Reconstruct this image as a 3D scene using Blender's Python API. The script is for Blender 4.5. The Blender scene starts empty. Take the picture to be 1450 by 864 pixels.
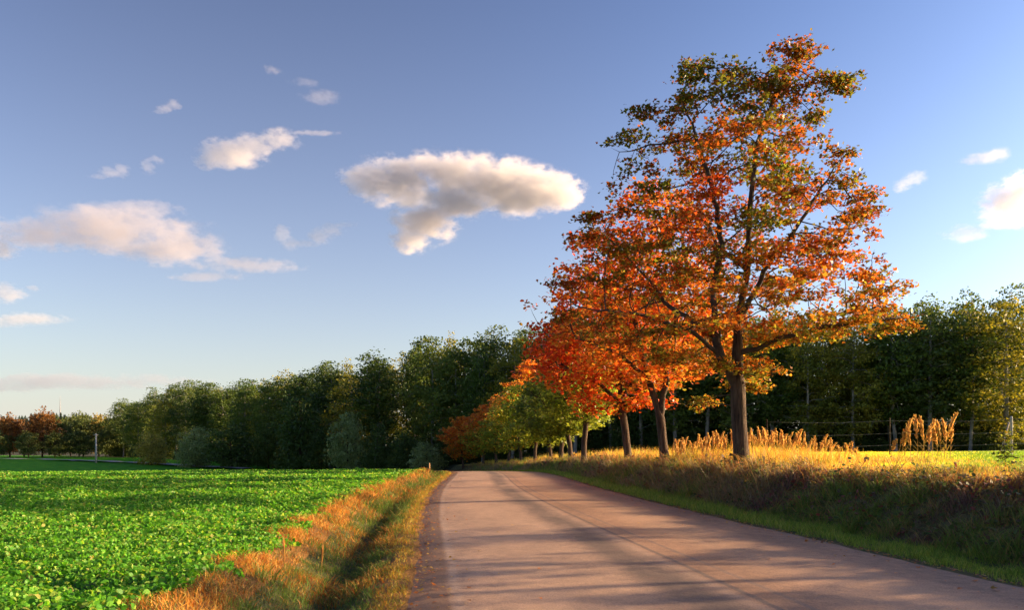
import bpy, math
import numpy as np
from mathutils import Vector

R = math.radians
sc = bpy.context.scene
COL = sc.collection

# ------------------------------------------------------------------ camera, sky, sun, exposure
F_PX, W_PX, H_PX, HOR = 1100.0, 1450.0, 864.0, 640.0
cam_d = bpy.data.cameras.new('camera')
cam = bpy.data.objects.new('camera', cam_d)
COL.objects.link(cam)
cam.location = (0, 0, 1.5)
cam.rotation_euler = (R(90), 0, 0)
cam_d.sensor_width = 36.0
cam_d.lens = 36.0 * F_PX / W_PX
cam_d.shift_y = (HOR - H_PX / 2) / W_PX
cam_d.clip_end = 12000
sc.camera = cam

SUN_AZ, SUN_EL = R(78), R(15)
world = bpy.data.worlds.new('World')
sc.world = world
world.use_nodes = True
nt = world.node_tree
bg = nt.nodes['Background']
sky = nt.nodes.new('ShaderNodeTexSky')
sky.sky_type = 'NISHITA'
sky.sun_disc = False
sky.sun_elevation = SUN_EL
sky.sun_rotation = SUN_AZ
sky.altitude = 200
sky.air_density = 1.0
sky.dust_density = 1.8
sky.ozone_density = 2.0
hsv = nt.nodes.new('ShaderNodeHueSaturation')
hsv.inputs['Saturation'].default_value = 1.04
gam = nt.nodes.new('ShaderNodeGamma'); gam.inputs['Gamma'].default_value = 1.85
nt.links.new(sky.outputs[0], gam.inputs['Color'])
nt.links.new(gam.outputs[0], hsv.inputs['Color'])
tintn = nt.nodes.new('ShaderNodeMix'); tintn.data_type = 'RGBA'; tintn.blend_type = 'MULTIPLY'
tintn.inputs[0].default_value = 1.0
tintn.inputs[7].default_value = (1.03, 1.0, 1.06, 1)   # the violet cast of an evening sky
nt.links.new(hsv.outputs[0], tintn.inputs[6])
# pale vapour low over the land, as in any evening sky
wtc = nt.nodes.new('ShaderNodeTexCoord'); wsep = nt.nodes.new('ShaderNodeSeparateXYZ')
nt.links.new(wtc.outputs['Generated'], wsep.inputs[0])
def wmath(op, a, b):
    q = nt.nodes.new('ShaderNodeMath'); q.operation = op
    for i_, v in enumerate((a, b)):
        if isinstance(v, (int, float)): q.inputs[i_].default_value = v
        else: nt.links.new(v, q.inputs[i_])
    return q.outputs[0]
wz = wmath('MAXIMUM', wsep.outputs[2], 0.0)
wf = wmath('MULTIPLY', wmath('POWER', 2.718, wmath('MULTIPLY', wz, -3.9)), 0.88)
wmix = nt.nodes.new('ShaderNodeMix'); wmix.data_type = 'RGBA'
nt.links.new(wf, wmix.inputs[0]); nt.links.new(tintn.outputs[2], wmix.inputs[6])
wmix.inputs[7].default_value = (12.2, 11.7, 10.7, 1)
nt.links.new(wmix.outputs[2], bg.inputs['Color'])
bg.inputs['Strength'].default_value = 0.0255

sd = bpy.data.lights.new('sun', 'SUN')
sd.energy = 5.0
sd.angle = R(0.5)
sd.color = (1.0, 0.69, 0.38)
sun = bpy.data.objects.new('sun', sd)
COL.objects.link(sun)
S = Vector((math.sin(SUN_AZ) * math.cos(SUN_EL), math.cos(SUN_AZ) * math.cos(SUN_EL), math.sin(SUN_EL)))
sun.rotation_euler = S.to_track_quat('Z', 'Y').to_euler()
sun.location = (60, 20, 40)

sc.view_settings.view_transform = 'Standard'
sc.view_settings.look = 'None'
sc.view_settings.gamma = 1
sc.view_settings.use_curve_mapping = False
sc.view_settings.exposure = 1.55
cy = sc.cycles
cy.max_bounces = 7
cy.diffuse_bounces = 3
cy.glossy_bounces = 2
cy.transmission_bounces = 5
cy.transparent_max_bounces = 8
cy.volume_bounces = 2
cy.volume_step_rate = 0.4
cy.use_denoising = True
cy.caustics_reflective = False
cy.caustics_refractive = False

# ------------------------------------------------------------------ helpers
def tag(o, label=None, cat=None, group=None, kind=None):
    if label: o['label'] = label
    if cat: o['category'] = cat
    if group: o['group'] = group
    if kind: o['kind'] = kind
    return o

def empty(name, loc, rz=0.0):
    o = bpy.data.objects.new(name, None)
    o.empty_display_size = 0.3
    o.location = loc
    o.rotation_euler = (0, 0, rz)
    COL.objects.link(o)
    return o

def link(name, me, parent=None, loc=None):
    o = bpy.data.objects.new(name, me)
    COL.objects.link(o)
    if parent: o.parent = parent
    if loc is not None: o.location = loc
    return o

def mesh_np(name, verts, faces_flat, totals, mats, tint=None, smooth=False, mat_idx=None, uv=None):
    """verts (N,3); faces_flat: loop vertex indices; totals: verts per face"""
    me = bpy.data.meshes.new(name)
    verts = np.asarray(verts, np.float32)
    faces_flat = np.asarray(faces_flat, np.int32).ravel()
    totals = np.asarray(totals, np.int32).ravel()
    starts = np.concatenate([[0], np.cumsum(totals)[:-1]]).astype(np.int32)
    me.vertices.add(len(verts)); me.vertices.foreach_set('co', verts.ravel())
    me.loops.add(len(faces_flat)); me.loops.foreach_set('vertex_index', faces_flat)
    me.polygons.add(len(totals))
    me.polygons.foreach_set('loop_start', starts)
    me.polygons.foreach_set('loop_total', totals)
    if smooth: me.polygons.foreach_set('use_smooth', np.ones(len(totals), bool))
    if mat_idx is not None: me.polygons.foreach_set('material_index', np.asarray(mat_idx, np.int32))
    for m in (mats if isinstance(mats, (list, tuple)) else [mats]):
        me.materials.append(m)
    if tint is not None:
        a = me.attributes.new('tint', 'FLOAT_COLOR', 'FACE')
        c = np.ones((len(totals), 4), np.float32); c[:, :3] = tint
        a.data.foreach_set('color', c.ravel())
    if uv is not None:
        l = me.uv_layers.new(name='UVMap')
        l.data.foreach_set('uv', np.asarray(uv, np.float32)[faces_flat].ravel())
    me.update(calc_edges=True)
    return me

class Noise3:
    """smooth pseudo-noise in about -1..1"""
    def __init__(self, seed, scale, n=14):
        r = np.random.default_rng(seed)
        d = r.normal(size=(n, 3)); d /= np.linalg.norm(d, axis=1)[:, None]
        self.k = d * (2 * math.pi / scale) * r.uniform(0.6, 1.7, (n, 1))
        self.p = r.uniform(0, 6.283, n)
        self.n = n
    def __call__(self, P):
        return np.sin(P @ self.k.T + self.p).sum(1) / math.sqrt(self.n) * 0.9

def smooth01(t):
    t = np.clip(t, 0, 1)
    return t * t * (3 - 2 * t)

# ------------------------------------------------------------------ materials
def mat(name):
    m = bpy.data.materials.new(name)
    m.use_nodes = True
    return m, m.node_tree, m.node_tree.nodes['Principled BSDF']

def leaf_material(name, transl=0.45, rough=0.5, spec=0.3, tgain=(1.25, 1.1, 0.7)):
    m, t, b = mat(name)
    N, L = t.nodes, t.links
    at = N.new('ShaderNodeAttribute'); at.attribute_name = 'tint'; at.attribute_type = 'GEOMETRY'
    L.new(at.outputs['Color'], b.inputs['Base Color'])
    b.inputs['Roughness'].default_value = rough
    b.inputs['Specular IOR Level'].default_value = spec
    tr = N.new('ShaderNodeBsdfTranslucent')
    mu = N.new('ShaderNodeMix'); mu.data_type = 'RGBA'; mu.blend_type = 'MULTIPLY'
    mu.inputs[0].default_value = 1.0
    L.new(at.outputs['Color'], mu.inputs[6]); mu.inputs[7].default_value = (*tgain, 1)
    L.new(mu.outputs[2], tr.inputs['Color'])
    mx = N.new('ShaderNodeMixShader'); mx.inputs[0].default_value = transl
    L.new(b.outputs[0], mx.inputs[1]); L.new(tr.outputs[0], mx.inputs[2])
    L.new(mx.outputs[0], N['Material Output'].inputs['Surface'])
    return m

def noise_material(name, stops, scale=3.0, detail=8.0, rough=0.9, bump=0.4, bump_scale=None, coord='Object', stretch=(1, 1, 1), spec=0.2):
    m, t, b = mat(name)
    N, L = t.nodes, t.links
    tc = N.new('ShaderNodeTexCoord')
    mp = N.new('ShaderNodeMapping'); mp.inputs['Scale'].default_value = stretch
    L.new(tc.outputs[coord], mp.inputs['Vector'])
    n = N.new('ShaderNodeTexNoise'); n.inputs['Scale'].default_value = scale; n.inputs['Detail'].default_value = detail
    n.inputs['Roughness'].default_value = 0.65
    L.new(mp.outputs[0], n.inputs['Vector'])
    cr = N.new('ShaderNodeValToRGB')
    e = cr.color_ramp.elements
    e[0].position, e[0].color = stops[0][0], (*stops[0][1], 1)
    e[1].position, e[1].color = stops[-1][0], (*stops[-1][1], 1)
    for p, c in stops[1:-1]:
        x = e.new(p); x.color = (*c, 1)
    L.new(n.outputs['Fac'], cr.inputs[0]); L.new(cr.outputs[0], b.inputs['Base Color'])
    b.inputs['Roughness'].default_value = rough
    b.inputs['Specular IOR Level'].default_value = spec
    n2 = N.new('ShaderNodeTexNoise'); n2.inputs['Scale'].default_value = bump_scale or scale * 4; n2.inputs['Detail'].default_value = 6
    L.new(mp.outputs[0], n2.inputs['Vector'])
    bp = N.new('ShaderNodeBump'); bp.inputs['Strength'].default_value = bump; bp.inputs['Distance'].default_value = 0.05
    L.new(n2.outputs['Fac'], bp.inputs['Height']); L.new(bp.outputs[0], b.inputs['Normal'])
    return m

M_leaf = leaf_material('autumn_leaf', 0.5, 0.45, 0.35, (1.3, 1.15, 0.8))
M_wood_leaf = leaf_material('forest_leaf', 0.35, 0.55, 0.25, (1.5, 1.3, 0.6))
M_crop = leaf_material('crop_leaf', 0.5, 0.45, 0.22, (1.5, 1.35, 0.5))
M_grass = leaf_material('grass_blade', 0.45, 0.55, 0.25, (1.2, 1.1, 0.8))
M_bark = noise_material('maple_bark', [(0.36, (0.018, 0.012, 0.009)), (0.5, (0.065, 0.043, 0.03)), (0.72, (0.13, 0.09, 0.06))],
                        scale=11, stretch=(1, 1, 0.14), bump=1.0, bump_scale=20)
M_twig = noise_material('branch_bark', [(0.3, (0.03, 0.022, 0.018)), (0.7, (0.10, 0.075, 0.055))], scale=4, bump=0.3)
M_pale_bark = noise_material('pale_bark', [(0.3, (0.10, 0.10, 0.09)), (0.7, (0.36, 0.34, 0.31))], scale=2, stretch=(1, 1, 0.3), bump=0.5)

# ------------------------------------------------------------------ the lie of the land
_yy = np.linspace(-200, 3200, 6801)
def _curve(ys, vs, sm=14):
    v = np.interp(_yy, ys, vs)
    k = np.ones(2 * sm + 1); k /= k.sum()
    for _ in range(2):
        v = np.convolve(np.pad(v, sm, mode='edge'), k, mode='valid')
    return lambda y: np.interp(y, _yy, v)
road_c = _curve([-200, -60, 7.4, 20.6, 33, 47, 59, 80, 100, 120, 150, 200, 300, 3200],
                [19, 8.6, 2.4, 1.0, 0.1, -0.4, -1.1, -3.8, -7.4, -11, -19, -38, -80, -80], 8)
road_z = _curve([-200, 50, 62, 75, 100, 120, 150, 230, 300, 3200],
                [0, 0, -0.12, -0.45, -1.15, -1.6, -2.0, -1.6, -1.0, 8], 8)
field_z = _curve([-200, 48, 60, 70, 90, 110, 140, 180, 230, 300, 500, 1000, 3200],
                 [0.04, 0.04, -0.05, -0.35, -1.3, -2.0, -2.2, -1.6, -0.7, -0.2, 0, 2, 6], 8)
HW = 3.35
_lump = Noise3(5, 9.0); _lump2 = Noise3(6, 1.7)

def ground_z(X, Y, detail=True):
    X = np.asarray(X, float); Y = np.asarray(Y, float)
    o = X - road_c(Y)
    rz = road_z(Y)
    # left of the road: verge, ditch, mound, field
    l = -o - HW
    dl = np.interp(l, [-1, 0, 0.25, 0.5, 0.95, 1.45, 1.95, 2.4, 2.9, 4.0], [0, 0, 0.02, -0.05, -0.30, -0.10, 0.16, 0.14, 0.06, 0.03])
    fl = field_z(Y) - 0.3 * smooth01((-X - 8) / 55)
    wl = smooth01((l - 2.2) / 8)
    zl = (rz + dl) * (1 - wl) + (fl + dl * (1 - wl)) * wl
    # right of the road: green strip, bank, raised field
    r = o - HW
    dr = np.interp(r, [-1, 0, 0.5, 0.9, 1.3, 1.9, 2.35, 2.8, 3.4, 5, 8], [0, 0, 0.03, 0.0, 0.10, 0.60, 0.90, 1.04, 1.08, 1.12, 1.16])
    pl = 1.19 + 0.0055 * np.clip(r, 0, 60)
    wr = smooth01((r - 3.0) / 16)
    zr = (rz + dr) * (1 - wr) + pl * wr
    z = np.where(o < 0, zl, zr)
    if detail:
        P = np.stack([X, Y, np.zeros_like(X)], -1).reshape(-1, 3)
        amp = smooth01((np.abs(o) - HW - 0.15) / 0.8) * 0.045
        amp = amp + smooth01((np.abs(o) - 40) / 40) * 0.10
        z = z + (_lump2(P) * 0.8 + _lump(P) * 0.6).reshape(X.shape) * amp
    return z

def gz(x, y):
    return float(ground_z(np.array([x]), np.array([y]))[0])

def at(px, d):
    """ground x (metres) of what shows in photo column px at distance d"""
    return (px - 725.0) * d / F_PX

# ground sheet ------------------------------------------------------
M_soil_field = noise_material('field_soil', [(0.3, (0.018, 0.05, 0.008)), (0.5, (0.03, 0.09, 0.012)), (0.7, (0.05, 0.12, 0.02))], scale=1.3, bump=0.8)
M_verge = noise_material('verge_thatch', [(0.3, (0.07, 0.05, 0.02)), (0.5, (0.22, 0.11, 0.03)), (0.7, (0.34, 0.17, 0.045))], scale=2.2, bump=1.0, bump_scale=30)
M_ditch = noise_material('ditch_turf', [(0.3, (0.03, 0.035, 0.012)), (0.5, (0.07, 0.08, 0.022)), (0.7, (0.16, 0.11, 0.04))], scale=2.5, bump=1.0, bump_scale=30)
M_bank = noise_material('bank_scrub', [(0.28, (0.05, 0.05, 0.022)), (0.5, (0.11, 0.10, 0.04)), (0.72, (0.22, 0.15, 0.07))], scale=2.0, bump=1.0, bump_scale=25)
M_plateau = noise_material('dry_meadow', [(0.3, (0.26, 0.18, 0.04)), (0.5, (0.42, 0.31, 0.06)), (0.7, (0.52, 0.40, 0.08))], scale=1.5, bump=0.8)
M_meadow = noise_material('young_crop_soil', [(0.3, (0.08, 0.16, 0.015)), (0.5, (0.17, 0.24, 0.025)), (0.7, (0.26, 0.28, 0.03))], scale=0.7, bump=0.6)
M_farcrop = noise_material('far_crop', [(0.3, (0.025, 0.15, 0.003)), (0.5, (0.05, 0.23, 0.005)), (0.7, (0.12, 0.30, 0.01))], scale=0.6, bump=1.0, bump_scale=3, spec=0.05)
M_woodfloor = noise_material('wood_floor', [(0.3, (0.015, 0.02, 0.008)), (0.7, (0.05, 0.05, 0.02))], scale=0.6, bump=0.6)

def build_ground():
    off = np.concatenate([
        -np.array([3000, 1800, 1000, 600, 400, 280, 200, 150, 120, 95, 75, 60, 50, 42, 35, 29, 24, 20, 17, 14.5, 12.5, 11, 9.8, 8.8, 8]),
        np.arange(-7.4, -HW, 0.22), [-HW, -1.5, 0, 1.5, HW], np.arange(HW + 0.2, 8.6, 0.22),
        [9, 9.8, 11, 12.5, 14.5, 17, 20, 24, 29, 35, 42, 50, 60, 75, 95, 120, 150, 200, 280, 400, 600, 1000, 1800, 3000]])
    ys = [-150.0, -80, -40, -20, -10, -4]
    y = 0.0
    while y < 3000:
        ys.append(y)
        y += max(0.25, min(200, 0.022 * y if y < 140 else 0.08 * y - 8))
    ys.append(3000.0)
    ys = np.array(ys)
    O, Y = np.meshgrid(off, ys)
    X = O + road_c(Y)
    Z = ground_z(X, Y)
    V = np.stack([X, Y, Z], -1).reshape(-1, 3)
    ny, nx = X.shape
    i, j = np.meshgrid(np.arange(ny - 1), np.arange(nx - 1), indexing='ij')
    a = i * nx + j
    Fq = np.stack([a, a + 1, a + nx + 1, a + nx], -1).reshape(-1, 4)
    om = 0.5 * (off[:-1] + off[1:])
    OM = np.broadcast_to(om, (ny - 1, nx - 1)).ravel()
    YM = np.broadcast_to(0.5 * (ys[:-1] + ys[1:])[:, None], (ny - 1, nx - 1)).ravel()
    XM = OM + road_c(YM)
    mi = np.zeros(len(OM), int)
    l, r = -OM - HW, OM - HW
    mi[(l < 2.4) & (OM < 0)] = 1
    mi[(l > 0.5) & (l < 1.6) & (OM < 0)] = 2
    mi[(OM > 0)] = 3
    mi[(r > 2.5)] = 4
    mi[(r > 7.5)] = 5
    mi[(OM < 0) & (l > 6) & (YM > 88)] = 7
    forest = (YM > np.interp(XM, FX, FY) - 4)
    mi[forest] = 6
    me = mesh_np('ground', V, Fq, np.full(len(Fq), 4), [M_soil_field, M_verge, M_ditch, M_bank, M_plateau, M_meadow, M_woodfloor, M_farcrop], smooth=True, mat_idx=mi)
    tag(link('ground', me), kind='structure')

# edge of the woods: x (metres) -> y
FX = np.array([-400, -153, -100, -57, -30, -16, 2, 30, 69, 95, 140, 3000.])
FY = np.array([520, 300, 238, 190, 160, 146, 134, 118, 104, 98, 90, 90.])
build_ground()

# ------------------------------------------------------------------ road
def road_material():
    m, t, b = mat('worn_asphalt')
    N, L = t.nodes, t.links
    uvn = N.new('ShaderNodeUVMap'); uvn.uv_map = 'UVMap'
    sep = N.new('ShaderNodeSeparateXYZ'); L.new(uvn.outputs[0], sep.inputs[0])
    tc = N.new('ShaderNodeTexCoord')
    def noise(vec, scale, detail=6, rough=0.6, stretch=(1, 1, 1)):
        mp = N.new('ShaderNodeMapping'); mp.inputs['Scale'].default_value = stretch
        L.new(vec, mp.inputs['Vector'])
        n = N.new('ShaderNodeTexNoise'); n.inputs['Scale'].default_value = scale
        n.inputs['Detail'].default_value = detail; n.inputs['Roughness'].default_value = rough
        L.new(mp.outputs[0], n.inputs['Vector'])
        return n.outputs['Fac']
    def math_(op, a, bb=None, clamp=False):
        n = N.new('ShaderNodeMath'); n.operation = op; n.use_clamp = clamp
        for k, v in enumerate((a, bb)):
            if v is None: continue
            if isinstance(v, (int, float)): n.inputs[k].default_value = v
            else: L.new(v, n.inputs[k])
        return n.outputs[0]
    def band(center, half, soft, wob=None):
        u = sep.outputs[0]
        if wob is not None: u = math_('ADD', u, wob)
        d = math_('ABSOLUTE', math_('SUBTRACT', u, center))
        return math_('SUBTRACT', 1.0, math_('DIVIDE', math_('SUBTRACT', d, half), soft, True), True)
    def mix(fac, a, c, blend='MIX'):
        n = N.new('ShaderNodeMix'); n.data_type = 'RGBA'; n.blend_type = blend
        L.new(fac, n.inputs[0]) if not isinstance(fac, float) else setattr(n.inputs[0], 'default_value', fac)
        for k, v in ((6, a), (7, c)):
            if isinstance(v, tuple): n.inputs[k].default_value = (*v, 1)
            else: L.new(v, n.inputs[k])
        return n.outputs[2]
    obj = tc.outputs['Object']
    big = noise(obj, 0.55, 5, 0.6, (1, 0.35, 1))
    fine = noise(obj, 55, 3, 0.7)
    mid = noise(obj, 6, 6, 0.65)
    cr = N.new('ShaderNodeValToRGB')
    e = cr.color_ramp.elements
    e[0].position, e[0].color = 0.36, (0.13, 0.086, 0.062, 1)
    e[1].position, e[1].color = 0.64, (0.295, 0.193, 0.128, 1)
    L.new(math_('ADD', math_('MULTIPLY', big, 0.6), math_('MULTIPLY', mid, 0.4)), cr.inputs[0])
    lane = math_('MULTIPLY', math_('ADD', sep.outputs[0], 0.25), 4.0, True)
    col = mix(lane, mix(1.0, cr.outputs[0], (1.12, 1.12, 1.14), 'MULTIPLY'), mix(1.0, cr.outputs[0], (0.96, 0.86, 0.78), 'MULTIPLY'))
    wob = math_('MULTIPLY', math_('SUBTRACT', noise(obj, 0.8, 4), 0.5), 0.25)
    # darker tarred strip left of the middle seam, worn wheel tracks
    tar = math_('MULTIPLY', band(-0.56, 0.14, 0.34, wob), math_('MULTIPLY', math_('SUBTRACT', noise(obj, 0.9, 5, 0.65, (1, 0.3, 1)), 0.22), 3.2, True), True)
    col = mix(math_('MULTIPLY', tar, 0.65, True), col, (0.035, 0.03, 0.03))
    wear = math_('MAXIMUM', band(-1.7, 0.3, 0.6, wob), band(1.5, 0.3, 0.6, wob))
    col = mix(math_('MULTIPLY', wear, math_('MULTIPLY', big, 0.7)), col, (0.29, 0.19, 0.125))
    # seam down the middle and sealed cracks
    wob2 = math_('MULTIPLY', math_('SUBTRACT', noise(obj, 2.0, 3), 0.5), 0.05)
    col = mix(math_('MULTIPLY', band(-0.12, 0.03, 0.09, wob2), 0.16), col, (0.36, 0.28, 0.22))
    col = mix(math_('MULTIPLY', band(0.02, 0.02, 0.03, wob2), 0.65), col, (0.06, 0.055, 0.055))
    col = mix(math_('MULTIPLY', band(0.34, 0.02, 0.03, wob2), math_('MULTIPLY', noise(obj, 0.5, 2), 0.8)), col, (0.08, 0.07, 0.07))
    # pale line worn along the left edge, dusty earth outside it
    col = mix(math_('MULTIPLY', band(-2.90, 0.02, 0.07, wob2), math_('MULTIPLY', math_('SUBTRACT', mid, 0.25), 0.7, True)), col, (0.38, 0.30, 0.23))
    edge = math_('MULTIPLY', math_('SUBTRACT', math_('MULTIPLY', math_('ADD', sep.outputs[0], math_('MULTIPLY', wob, 0.35)), -1.0), 2.93), 14.0, True)
    col = mix(math_('MULTIPLY', edge, 0.85), col, (0.135, 0.075, 0.042))
    edge2 = math_('MULTIPLY', math_('SUBTRACT', math_('ADD', sep.outputs[0], wob), 3.1), 6.0, True)
    col = mix(math_('MULTIPLY', edge2, 0.7), col, (0.15, 0.105, 0.075))
    vor = N.new('ShaderNodeTexVoronoi'); vor.feature = 'DISTANCE_TO_EDGE'; vor.inputs['Scale'].default_value = 0.55
    mpv = N.new('ShaderNodeMapping'); mpv.inputs['Scale'].default_value = (1, 0.4, 1)
    add = N.new('ShaderNodeVectorMath'); add.operation = 'ADD'
    nv = N.new('ShaderNodeTexNoise'); nv.inputs['Scale'].default_value = 1.6; nv.inputs['Detail'].default_value = 5
    L.new(obj, nv.inputs['Vector']); L.new(obj, add.inputs[0]); L.new(nv.outputs['Color'], add.inputs[1])
    L.new(add.outputs[0], mpv.inputs['Vector']); L.new(mpv.outputs[0], vor.inputs['Vector'])
    crack = math_('SUBTRACT', 1.0, math_('DIVIDE', vor.outputs['Distance'], 0.012, True), True)
    col = mix(math_('MULTIPLY', crack, math_('MULTIPLY', big, 0.35)), col, (0.06, 0.05, 0.05))
    col = mix(math_('MULTIPLY', math_('MULTIPLY', math_('SUBTRACT', fine, 0.38), 4.0, True), 0.5), col, mix(1.0, col, (2.3, 2.2, 2.1), 'MULTIPLY'))
    L.new(col, b.inputs['Base Color'])
    b.inputs['Roughness'].default_value = 0.72
    b.inputs['Specular IOR Level'].default_value = 0.35
    bp = N.new('ShaderNodeBump'); bp.inputs['Strength'].default_value = 0.5; bp.inputs['Distance'].default_value = 0.012
    L.new(math_('ADD', fine, math_('MULTIPLY', mid, 1.5)), bp.inputs['Height'])
    L.new(bp.outputs[0], b.inputs['Normal'])
    return m

def build_road():
    ys = np.concatenate([np.arange(-60, 0, 2.0), np.arange(0, 60, 0.25), np.arange(60, 172, 1.0)])
    us = np.array([-3.35, -3.15, -2.7, -1.8, -0.9, 0, 0.9, 1.8, 2.7, 3.15, 3.35])
    jit = Noise3(31, 2.3); jit2 = Noise3(32, 0.6)
    V, UV = [], []
    for y in ys:
        c, z = float(road_c(y)), float(road_z(y))
        p = np.array([[0, y, 0.0], [40, y, 0]])
        jl = 0.05 * jit(p) + 0.025 * jit2(p)
        for k, u in enumerate(us):
            uu = u + (jl[0] if k == 0 else jl[1] if k == len(us) - 1 else 0)
            edge = -0.035 if k in (0, len(us) - 1) else 0.0
            V.append((c + uu, y, z + 0.034 + edge + 0.035 * (1 - (u / 3.35) ** 2)))
            UV.append((uu, y))
    n = len(us)
    Fq = [[i * n + j, i * n + j + 1, (i + 1) * n + j + 1, (i + 1) * n + j] for i in range(len(ys) - 1) for j in range(n - 1)]
    me = mesh_np('road', V, Fq, np.full(len(Fq), 4), road_material(), smooth=True, uv=UV)
    tag(link('road', me), kind='structure')
build_road()

# grey farm track across the far field
def build_track():
    pts = [(at(-60, 235), 238), (at(60, 228), 230), (at(140, 210), 212), (at(220, 188), 190), (at(300, 166), 168), (at(345, 158), 160)]
    xs = np.interp(np.linspace(0, 1, 60), np.linspace(0, 1, len(pts)), [p[0] for p in pts])
    ys = np.interp(np.linspace(0, 1, 60), np.linspace(0, 1, len(pts)), [p[1] for p in pts])
    V = []
    for x, y in zip(xs, ys):
        for d in (-3.6, 0, 3.6):
            V.append((x, y + d, gz(x, y) + 0.35))
    Fq = [[i * 3 + j, (i + 1) * 3 + j, (i + 1) * 3 + j + 1, i * 3 + j + 1] for i in range(59) for j in range(2)]
    m = noise_material('pale_gravel', [(0.3, (0.22, 0.21, 0.20)), (0.7, (0.38, 0.36, 0.34))], scale=1.0)
    tag(link('path', mesh_np('path', V, Fq, np.full(len(Fq), 4), m, smooth=True)), kind='structure')
build_track()

# ------------------------------------------------------------------ trees
LEAF_MAPLE = np.array([(0, -.12), (.30, .02), (.52, .34), (.24, .46), (.16, .62), (0, 1.0), (-.16, .62), (-.24, .46), (-.52, .34), (-.30, .02)])
LEAF_OVAL = np.array([(0, 0), (.34, .4), (0, 1.0), (-.34, .4)])
LEAF_SLIM = np.array([(0, 0), (.10, .45), (0, 1.0), (-.10, .45)])
LEAF_HEX = np.array([(0, 0), (.3, .2), (.34, .6), (0, 1.0), (-.34, .6), (-.3, .2)])

def leaves_mesh(name, P, Nrm, size, template, colors, material, rng, cup=0.25, axis=None):
    n = len(P); k = len(template)
    a = rng.normal(size=(n, 3))
    Nrm = Nrm / np.linalg.norm(Nrm, axis=1)[:, None]
    T = np.cross(Nrm, a); T /= np.linalg.norm(T, axis=1)[:, None] + 1e-9
    B = np.cross(Nrm, T)
    if axis is not None:
        B = axis / np.linalg.norm(axis, axis=1)[:, None]
        T = np.cross(B, Nrm); T /= np.linalg.norm(T, axis=1)[:, None] + 1e-9
        Nrm = np.cross(T, B)
    t = template
    s = size[:, None, None]
    V = P[:, None, :] + s * (t[None, :, 0, None] * T[:, None, :] + (t[None, :, 1, None] - .4) * B[:, None, :]
                             + cup * (np.abs(t[None, :, 0, None]) - .1) * Nrm[:, None, :])
    return mesh_np(name, V.reshape(-1, 3), np.arange(n * k), np.full(n, k), material, tint=colors)

def colonize(att, nodes, parents, step, kill, infl, iters, rng):
    nodes = [np.array(p, float) for p in nodes]; parents = list(parents)
    att = att.copy()
    near = np.full(len(att), -1); nd = np.full(len(att), 1e9)
    new = list(range(len(nodes)))
    alive = np.ones(len(att), bool)
    for it in range(iters):
        if new:
            Pn = np.array([nodes[i] for i in new])
            d = np.linalg.norm(att[:, None, :] - Pn[None], axis=2)
            j = d.argmin(1); dm = d[np.arange(len(att)), j]
            better = dm < nd
            nd[better] = dm[better]; near[better] = np.array(new)[j[better]]
        alive &= nd > kill
        act = alive & (nd < infl)
        if not act.any(): break
        idx = np.unique(near[act])
        new = []
        A = np.array(nodes)
        for i in idx:
            sel = act & (near == i)
            v = att[sel] - A[i]
            v = (v / np.linalg.norm(v, axis=1)[:, None]).mean(0) + rng.normal(0, 0.12, 3)
            par = parents[i]
            if par >= 0:
                pd = A[i] - A[par]; v = v + 0.35 * pd / (np.linalg.norm(pd) + 1e-9)
            nv = np.linalg.norm(v)
            if nv < 1e-6: continue
            q = A[i] + v / nv * step
            nodes.append(q); parents.append(int(i)); new.append(len(nodes) - 1)
        if len(nodes) > 9000: break
    return np.array(nodes), np.array(parents)

def tubes(nodes, parents, r_root, r_min, sides, expo=0.5, rmax_ratio=1.0):
    """split the skeleton into limbs and sweep a tapering tube along each"""
    n = len(nodes)
    cnt = np.ones(n)
    ch = [[] for _ in range(n)]
    for i in range(n - 1, 0, -1):
        if parents[i] >= 0:
            cnt[parents[i]] += cnt[i]; ch[parents[i]].append(i)
    rad = np.maximum(r_min, r_root * (cnt / cnt[0]) ** expo)
    paths, stack = [], [(0, None)]
    while stack:
        s, prev = stack.pop()
        path = [prev, s] if prev is not None else [s]
        cur = s
        while ch[cur]:
            c = sorted(ch[cur], key=lambda q: -cnt[q])
            for q in c[1:]: stack.append((q, cur))
            cur = c[0]; path.append(cur)
        if len(path) > 1: paths.append((path, prev is not None))
    out = []
    for path, side in paths:
        P = nodes[path]
        rr = rad[path].copy()
        if side: rr[0] = rr[1] * 1.1
        rr[-1] *= 0.4
        T = np.gradient(P, axis=0); T /= np.linalg.norm(T, axis=1)[:, None] + 1e-9
        up = np.array([1., 0, 0]) if abs(T[0][0]) < 0.8 else np.array([0, 1., 0])
        k = sides if rr[0] > r_root * 0.22 else max(4, sides // 2)
        ang = np.arange(k) * 2 * math.pi / k
        V = np.zeros((len(P), k, 3))
        for i in range(len(P)):
            up = up - T[i] * up.dot(T[i]); up /= np.linalg.norm(up) + 1e-9
            b = np.cross(T[i], up)
            V[i] = P[i] + rr[i] * (np.cos(ang)[:, None] * up + np.sin(ang)[:, None] * b)
        i, j = np.meshgrid(np.arange(len(P) - 1), np.arange(k), indexing='ij')
        jn = (j + 1) % k
        Fq = np.stack([i * k + j, i * k + jn, (i + 1) * k + jn, (i + 1) * k + j], -1).reshape(-1, 4)
        out.append((V.reshape(-1, 3), Fq, rr[0]))
    return out

def merge(parts):
    V, Fq, o = [], [], 0
    for v, f, _ in parts:
        V.append(v); Fq.append(f + o); o += len(v)
    return np.concatenate(V), np.concatenate(Fq)

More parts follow.
